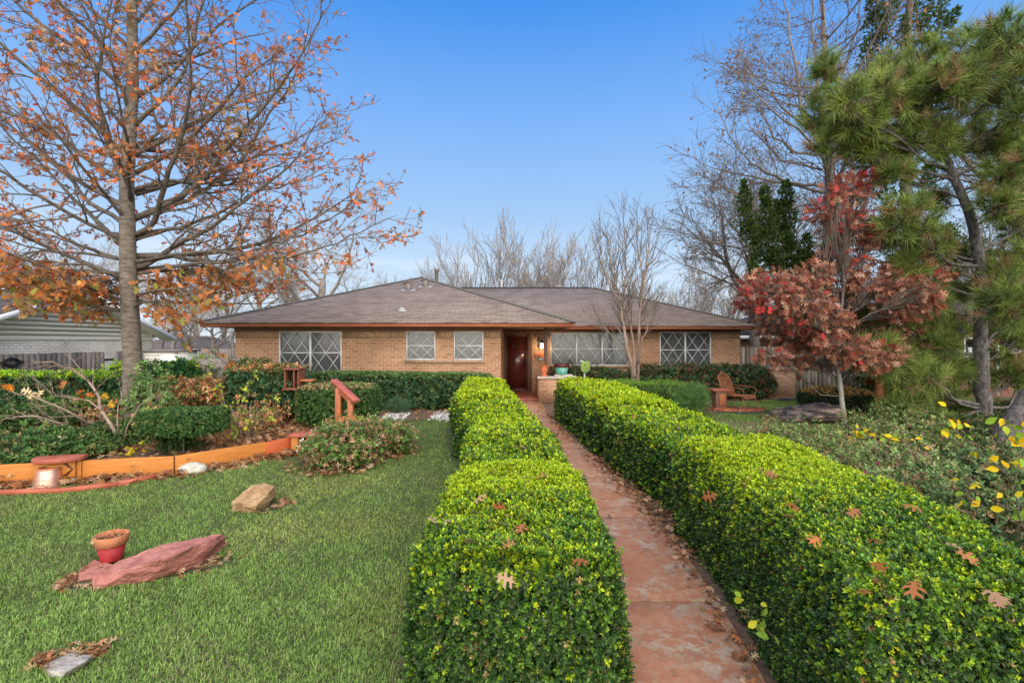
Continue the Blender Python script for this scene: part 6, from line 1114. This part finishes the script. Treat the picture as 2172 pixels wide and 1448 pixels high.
p = at(1887, 868, Yo + .2); S = Soup(); S.lathe([(0, -.1)] + [(.11 * math.cos(t), .11 * math.sin(t)) for t in np.linspace(-1.4, 1.5, 12)], p, 20); S.tube([(p[0], p[1], .2), (p[0], p[1], p[2] - .1)], .05, 10); tag(S.build('gazing_ball', mat('mauve_glaze', (.13, .085, .09), .45, (.2, .14, .14), 8), origin=(p[0], p[1], .25), smooth=True), 'dull mauve garden ball on a short stand right of the round timber post', 'garden ball')
# pale kerb at right edge
a = hit(2075, 1128); b = hit(2260, 1162); S = Soup()
d = (b - a) / 5
for k in range(5): S.bar(a + d * (k + .02) + (0, 0, .03), a + d * (k + .97) + (0, 0, .03), .10, .09)
kt = thing('stone_kerb', 'pale stone kerb edging the bed at the right picture edge', 'kerb', a); S.build('kerb_stones', M['concrete'], kt, bevel=.01)
# ---------------------------------------------------------------- fences
def fence(name, label, p0, p1, h, cols, pw=.145, gap=.008, gaps=(), tilt=None, group=None, ears=True, zbase=None, rails=True):
    p0, p1 = np.array(p0, float), np.array(p1, float); L = np.linalg.norm(p1 - p0); d = (p1 - p0) / L; ang = math.atan2(d[1], d[0]); Rf = np.array([[math.cos(ang), -math.sin(ang), 0], [math.sin(ang), math.cos(ang), 0], [0, 0, 1]])
    o = thing(name, label, 'fence', (*p0, float(zg(p0[1]))), group); S = Soup(); s = 0.
    while s < L:
        w = pw * U(.94, 1.04); skip = any(g0 <= s <= g1 for g0, g1 in gaps)
        if not skip:
            q = p0 + d * s; z = float(zg(q[1])); hh_ = h + U(-.012, .012); e = .025; tl_ = tilt(s) if tilt else 0.
            V = np.array([(0, 0), (w, 0), (w, hh_ - e), (w - e, hh_), (e, hh_), (0, hh_ - e)]); V = V + np.stack([V[:, 1] * tl_, np.zeros(6)], 1)
            S.prism([tuple(v) for v in V], -.01 + U(-.004, .004), .01, np.array(cols[rng.integers(len(cols))]) * U(.75, 1.2), o=(*q, z), R=Rf)
        s += w + gap
    S.build('planks', M['fence_wood'], o)
    if rails:
        S = Soup(); q0, q1 = np.array([*p0, float(zg(p0[1]))]), np.array([*p1, float(zg(p1[1]))]); nb = np.array([-d[1], d[0], 0]) * .05
        for z in (.3, h * .55, h - .25): S.bar(q0 + nb + (0, 0, z), q1 + nb + (0, 0, z), .04, .08, col=(.12, .10, .085))
        S.build('rails', M['fence_wood'], o)
    return o
GF = [(.11, .095, .085), (.15, .13, .115), (.085, .072, .066), (.19, .165, .15)]; GL = [(.30, .26, .215), (.24, .205, .17), (.36, .315, .27), (.20, .165, .135)]
FX0, FX1 = np.array([-13.3, 10.5]), np.array([-12.75, 16.9])
fence('grey_fence', 'dark weathered picket fence with gaps in front of the white house', FX0, FX1, 1.56, GF, gaps=((3.42, 3.5), (4.3, 4.36), (5.15, 5.36)), tilt=lambda s: .05 if s > 5.3 else (-.015 if s > 4.3 else 0.))
q = FX0 + (FX1 - FX0) * .375; orn = thing('fence_ornament', 'black iron scroll ornament hung on the grey fence at the left', 'ornament', (q[0] + .06, q[1], 1.55)); S = Soup()
for k in range(3): t = np.linspace(0, 2 * PI, 15); S.tube(np.stack([np.full(15, q[0] + .05), q[1] + (.32 - .07 * k) * np.cos(t) * (1 - .25 * np.abs(np.sin(t))), 1.55 + (.13 - .03 * k) * np.sin(t) * np.abs(np.sin(t))], 1), .014, 4)
S.build('scroll', M['iron'], orn)
fence('far_fence', 'long pale grey fence across the far back left of the house', (-16.5, 24.0), (-9.6, 24.0), 1.52, [(.25, .215, .185), (.2, .17, .15), (.3, .26, .225)])
fence('side_fence', 'weathered tan plank fence running right from the brick house corner', (8.05, 17.75), (9.85, 17.75), 1.68, GL)
fence('side_fence', 'weathered plank fence right of the gate behind the sycamore trunk', (10.75, 17.7), (16.0, 17.3), 1.35, [(.24, .21, .17), (.30, .26, .21), (.18, .155, .125)])
gt = thing('garden_gate', 'weathered plank gate with a red wooden plaque and black hinges', 'gate', (9.9, 17.6, .3)); S = Soup()
for k in range(6): S.box((9.9 + k * .14, 17.59, .23), (9.9 + k * .14 + .133, 17.61, 1.63 + .02 * math.sin(k)), np.array(GL[k % 4]) * .95)
S.build('planks', M['fence_wood'], gt); S = Soup(); S.prism([(10.12, .78), (10.2, .68), (10.28, .78), (10.28, 1.5), (10.12, 1.5)], 17.565, 17.588); S.build('plaque', M['redorange'], gt)
for z in (.62, 1.42): S = Soup(); S.prism([(10.40, z), (10.72, z - .045), (10.72, z + .045)], 17.575, 17.588); S.build('hinge', M['iron'], gt)
S = Soup(); S.box((9.93, 17.57, 1.12), (10.0, 17.588, 1.25)); S.build('latch', M['iron'], gt)
wl = thing('garden_wall', 'low brown brick wall between the house corner and the gate', 'wall', (8.9, 16.9, .3)); S = Soup(); S.box((8.2, 16.8, .2), (9.62, 17.05, 1.12)); S.build('wall', M['brick_dark'], wl, uv=True); S = Soup(); S.box((8.17, 16.77, 1.123), (9.65, 17.08, 1.2)); S.build('coping', M['sill'], wl, uv='rot')
wl = thing('garden_wall', 'low tan brick wall showing left of the big oak trunk', 'wall', (-9.2, 11.9, .4)); S = Soup(); S.box((-9.32, 12.05, .2), (-7.6, 12.25, 1.20)); S.build('wall', M['brick'], wl, uv=True); S = Soup(); S.box((-9.34, 12.03, 1.203), (-7.58, 12.27, 1.27)); S.build('coping', M['sill'], wl, uv='rot')
# ---------------------------------------------------------------- neighbours
wh = thing('white_house', 'neighbouring white house with lap siding gable and painted brick base', 'house', (-15.5, 17.4, .3)); X = -15.5; RZ = 3.82; YA, YM, YB = 12.6, 17.4, 21.3
S = Soup(); S.add([(X, YA, .2), (X, YB, .2), (X, YB, 2.12), (X, YA, 2.12)], [(0, 1, 2, 3)]); S.add([(X, YB, .2), (X - 10, YB, .2), (X - 10, YB, 2.4), (X, YB, 2.4)], [(0, 1, 2, 3)]); S.add([(X - 10, YA, .2), (X, YA, .2), (X, YA, 2.4), (X - 10, YA, 2.4)], [(0, 1, 2, 3)]); S.build('brick_wall', M['brick_white'], wh, uv=True)
S = Soup(); z = 2.125
while z < RZ - .05:
    z2 = min(z + .155, RZ - .02); hy = lambda zz: min((RZ - zz) / .35, 4.3); a, b = hy(z), hy(z2)
    S.add([(X + .018, YM - a, z), (X + .018, YM + min(a, 3.9), z), (X + .008, YM + min(b, 3.9), z2), (X + .008, YM - b, z2), (X, YM - a, z), (X, YM + min(a, 3.9), z)], [(0, 1, 2, 3), (4, 5, 1, 0)]); z = z2
S.build('siding', M['siding'], wh)
S = Soup()
for sg, ye in ((1, 22.05), (-1, 12.4)):
    zE = RZ + .1 - abs(ye - YM) * .35; e = .55
    S.add([(X + e, YM, RZ + .12), (X + e, ye, zE), (X - 12, ye, zE), (X - 12, YM, RZ + .12)], [(0, 1, 2, 3) if sg < 0 else (3, 2, 1, 0)])
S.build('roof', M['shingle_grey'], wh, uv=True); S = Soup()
for ye in (22.05, 12.4):
    zE = RZ + .1 - abs(ye - YM) * .35; S.prism([(YM, RZ + .10), (ye, zE - .02), (ye, zE - .2), (YM, RZ - .08)], -.02, .02, o=(X + .55, 0, 0), R=np.array([[0, 1, 0], [1, 0, 0], [0, 0, 1.]]))
S.build('rake_board', M['white'], wh); S = Soup()
for ye in (22.05, 12.4):
    zE = RZ + .1 - abs(ye - YM) * .35; S.add([(X, YM, RZ - .06), (X + .53, YM, RZ - .06), (X + .53, ye, zE - .18), (X, ye, zE - .18)], [(0, 1, 2, 3)])
S.build('soffit', M['siding'], wh)
sh = thing('garden_shed', 'small beige metal shed with flat dark roof edge behind the oak trunk', 'shed', (-12.6, 17.9, .3)); S = Soup(); S.box((-13.3, 17.9, .3), (-12.2, 19.2, 1.72))
for k in range(12): S.box((-13.29, 17.885, .42 + k * .105), (-12.72, 17.9, .505 + k * .105))
S.build('wall', M['siding'], sh); S = Soup(); S.box((-12.68, 17.88, .35), (-12.23, 17.9, 1.68)); S.build('door', M['siding'], sh); S = Soup(); S.box((-13.4, 17.82, 1.723), (-12.12, 19.3, 1.79)); S.build('roof', M['vent'], sh)
M['shingle_far'] = brickmat('shingle_far', (.20, .17, .15), (.16, .135, .12), (.1, .09, .08), .31, .145, .01)
br_ = thing('distant_house', 'distant low house with dark hipped roof behind the far fence', 'house', (-24., 38, .3)); S = Soup(); S.box((-30, 36, .1), (-21.8, 44, 1.2)); S.build('wall', M['brick_dark'], br_, uv=True)
S = Soup(); V = [(-30.6, 35.4, 1.15), (-21.2, 35.4, 1.15), (-21.2, 44.6, 1.15), (-30.6, 44.6, 1.15), (-27.2, 40, 2.55), (-24.6, 40, 2.55)]; S.add(V, [(0, 1, 5, 4), (1, 2, 5), (2, 3, 4, 5), (3, 0, 4)]); S.build('roof', M['shingle_far'], br_, uv=True)
nh = thing('neighbour_house', 'brown brick neighbour house with white gutter behind the side fence', 'house', (14, 26, .3)); S = Soup(); wallq(S, 11.0, 24, .2, 2.35, 26, [(14.0, 14.75, .9, 2.2), (15.35, 16.1, .9, 2.2)]); S.add([(11., 26, .2), (11., 34, .2), (11., 34, 2.35), (11., 26, 2.35)], [(3, 2, 1, 0)]); S.build('wall', M['brick_dark'], nh, uv=True)
for x0 in (14.0, 15.35): S = Soup(); S.box((x0, 26.04, .9), (x0 + .75, 26.06, 2.2)); wn = S.build('window', M['glass_dark'], nh); S = Soup(); S.box((x0 - .02, 26.0, 1.53), (x0 + .77, 26.035, 1.57)); S.box((x0 - .02, 26.0, .88), (x0 + .77, 26.035, .93)); S.build('frame', M['white'], wn); S = Soup(); S.box((x0, 26.1, .9), (x0 + .75, 26.12, 2.2)); S.build('blind', M['blind'], wn)
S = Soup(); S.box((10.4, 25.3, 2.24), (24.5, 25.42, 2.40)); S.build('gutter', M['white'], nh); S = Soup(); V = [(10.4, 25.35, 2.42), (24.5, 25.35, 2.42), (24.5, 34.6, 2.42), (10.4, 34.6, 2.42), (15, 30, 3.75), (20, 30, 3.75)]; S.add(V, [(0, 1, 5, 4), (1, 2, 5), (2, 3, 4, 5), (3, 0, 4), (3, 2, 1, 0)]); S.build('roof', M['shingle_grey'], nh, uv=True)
rh = thing('red_brick_house', 'dark red brick neighbour house with white windows behind the pine', 'house', (17, 16.8, .3)); S = Soup(); wallq(S, 14.4, 24, .2, 2.6, 16.8, [(15.35, 16.25, .92, 2.25), (17.0, 18.2, .92, 2.25)]); S.add([(14.4, 16.8, .2), (14.4, 26, .2), (14.4, 26, 2.6), (14.4, 16.8, 2.6)], [(3, 2, 1, 0)]); S.build('wall', M['brick_red'], rh, uv=True)
for x0, x1 in ((15.35, 16.25), (17.0, 18.2)):
    S = Soup(); S.box((x0, 16.83, .92), (x0 + .07, 16.89, 2.25)); S.box((x1 - .07, 16.83, .92), (x1, 16.89, 2.25)); S.box((x0 + .07, 16.83, 2.18), (x1 - .07, 16.89, 2.25)); S.box((x0 + .07, 16.83, .92), (x1 - .07, 16.89, .99)); S.box((x0 + .07, 16.84, 1.56), (x1 - .07, 16.88, 1.61)); wn = S.build('window', M['white'], rh); S = Soup(); S.box((x0 + .07, 16.86, .99), (x1 - .07, 16.865, 2.18)); S.build('pane', M['glass_dark'], wn); S = Soup(); S.box((x0, 16.92, .92), (x1, 16.94, 2.25)); S.build('blind', M['blind'], wn)
S = Soup(); S.tube([(15.9 + .5, 16.72, 2.5), (15.9 + .5, 16.72, .3)], .04, 8); S.build('downpipe', M['white'], rh)
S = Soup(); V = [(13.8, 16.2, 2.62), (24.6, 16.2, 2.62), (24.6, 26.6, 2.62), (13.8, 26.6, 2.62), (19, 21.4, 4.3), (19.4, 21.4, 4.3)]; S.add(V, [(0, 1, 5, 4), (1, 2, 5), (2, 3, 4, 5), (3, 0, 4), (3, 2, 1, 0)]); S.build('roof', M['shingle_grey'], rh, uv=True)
# ---------------------------------------------------------------- camera, sky, sun
cam = bpy.data.cameras.new('camera'); co = bpy.data.objects.new('camera', cam); COL.objects.link(co); co.location = (0, 0, H); co.rotation_euler = (PI / 2, 0, 0)
cam.sensor_width = 36; cam.lens = F / 2172 * 36; cam.clip_end = 2000; cam.clip_start = .05; SC.camera = co
w = bpy.data.worlds.new('World'); SC.world = w; w.use_nodes = True; nt = w.node_tree; N = nt.nodes; L = nt.links; N.clear()
EL, AZ = math.radians(38), math.radians(168)     # sun behind the camera, slightly to the right; AZ clockwise from +Y
sky = N.new('ShaderNodeTexSky'); sky.sky_type = 'NISHITA'; sky.sun_disc = False; sky.sun_elevation = EL; sky.sun_rotation = AZ; sky.air_density = 1.0; sky.dust_density = .35; sky.ozone_density = 2.2; sky.altitude = 150
bg = N.new('ShaderNodeBackground'); out = N.new('ShaderNodeOutputWorld'); bg.inputs[1].default_value = .12
tc = N.new('ShaderNodeTexCoord'); mp = N.new('ShaderNodeMapping'); mp.inputs['Scale'].default_value = (2.2, 2.2, 9); L.new(tc.outputs['Generated'], mp.inputs[0])
nz = N.new('ShaderNodeTexNoise'); nz.inputs['Scale'].default_value = 3.2; nz.inputs['Detail'].default_value = 7; L.new(mp.outputs[0], nz.inputs['Vector'])
r = N.new('ShaderNodeMapRange'); r.inputs[1].default_value = .52; r.inputs[2].default_value = .75; L.new(nz.outputs['Fac'], r.inputs[0])
sx = N.new('ShaderNodeSeparateXYZ'); L.new(tc.outputs['Generated'], sx.inputs[0])
r2 = N.new('ShaderNodeMapRange'); r2.inputs[1].default_value = .22; r2.inputs[2].default_value = .06; L.new(sx.outputs[2], r2.inputs[0])
ml = N.new('ShaderNodeMath'); ml.operation = 'MULTIPLY'; L.new(r.outputs[0], ml.inputs[0]); L.new(r2.outputs[0], ml.inputs[1])
m2 = N.new('ShaderNodeMath'); m2.operation = 'MULTIPLY'; m2.inputs[1].default_value = .7; L.new(ml.outputs[0], m2.inputs[0])
rp = N.new('ShaderNodeValToRGB'); L.new(sx.outputs[2], rp.inputs[0]); e = rp.color_ramp.elements; K = 1 / (.12 * 2 ** .45)
for p, c in ((0., (.66, .76, .90)), (.12, (.57, .72, .90)), (.24, (.365, .575, .87)), (.40, (.205, .45, .91)), (.57, (.05, .285, .84)), (1., (.02, .18, .66))):
    q = e[0] if p == 0. else (e[len(e) - 1] if p == 1. else e.new(p)); q.position = p; q.color = (c[0] * K, c[1] * K, c[2] * K, 1)
mg = N.new('ShaderNodeMix'); mg.data_type = 'RGBA'; mg.inputs[0].default_value = .92; L.new(sky.outputs[0], mg.inputs[6]); L.new(rp.outputs[0], mg.inputs[7])
mx = N.new('ShaderNodeMix'); mx.data_type = 'RGBA'; L.new(m2.outputs[0], mx.inputs[0]); L.new(mg.outputs[2], mx.inputs[6]); mx.inputs[7].default_value = (6.5, 6.6, 6.8, 1)
L.new(mx.outputs[2], bg.inputs[0]); L.new(bg.outputs[0], out.inputs[0])
sd = bpy.data.lights.new('sun', 'SUN'); sd.energy = 4.9; sd.angle = math.radians(100); sd.color = (1, .91, .78); so = bpy.data.objects.new('sun', sd); COL.objects.link(so)
sdir = Vector((math.sin(AZ) * math.cos(EL), math.cos(AZ) * math.cos(EL), math.sin(EL))); so.rotation_euler = sdir.to_track_quat('Z', 'Y').to_euler(); so.location = (-5, -10, 20)
vs = SC.view_settings; vs.view_transform = 'Standard'; vs.look = 'None'; vs.exposure = .56; vs.gamma = 1
SC.cycles.max_bounces = 6; SC.cycles.diffuse_bounces = 3; SC.cycles.transparent_max_bounces = 12
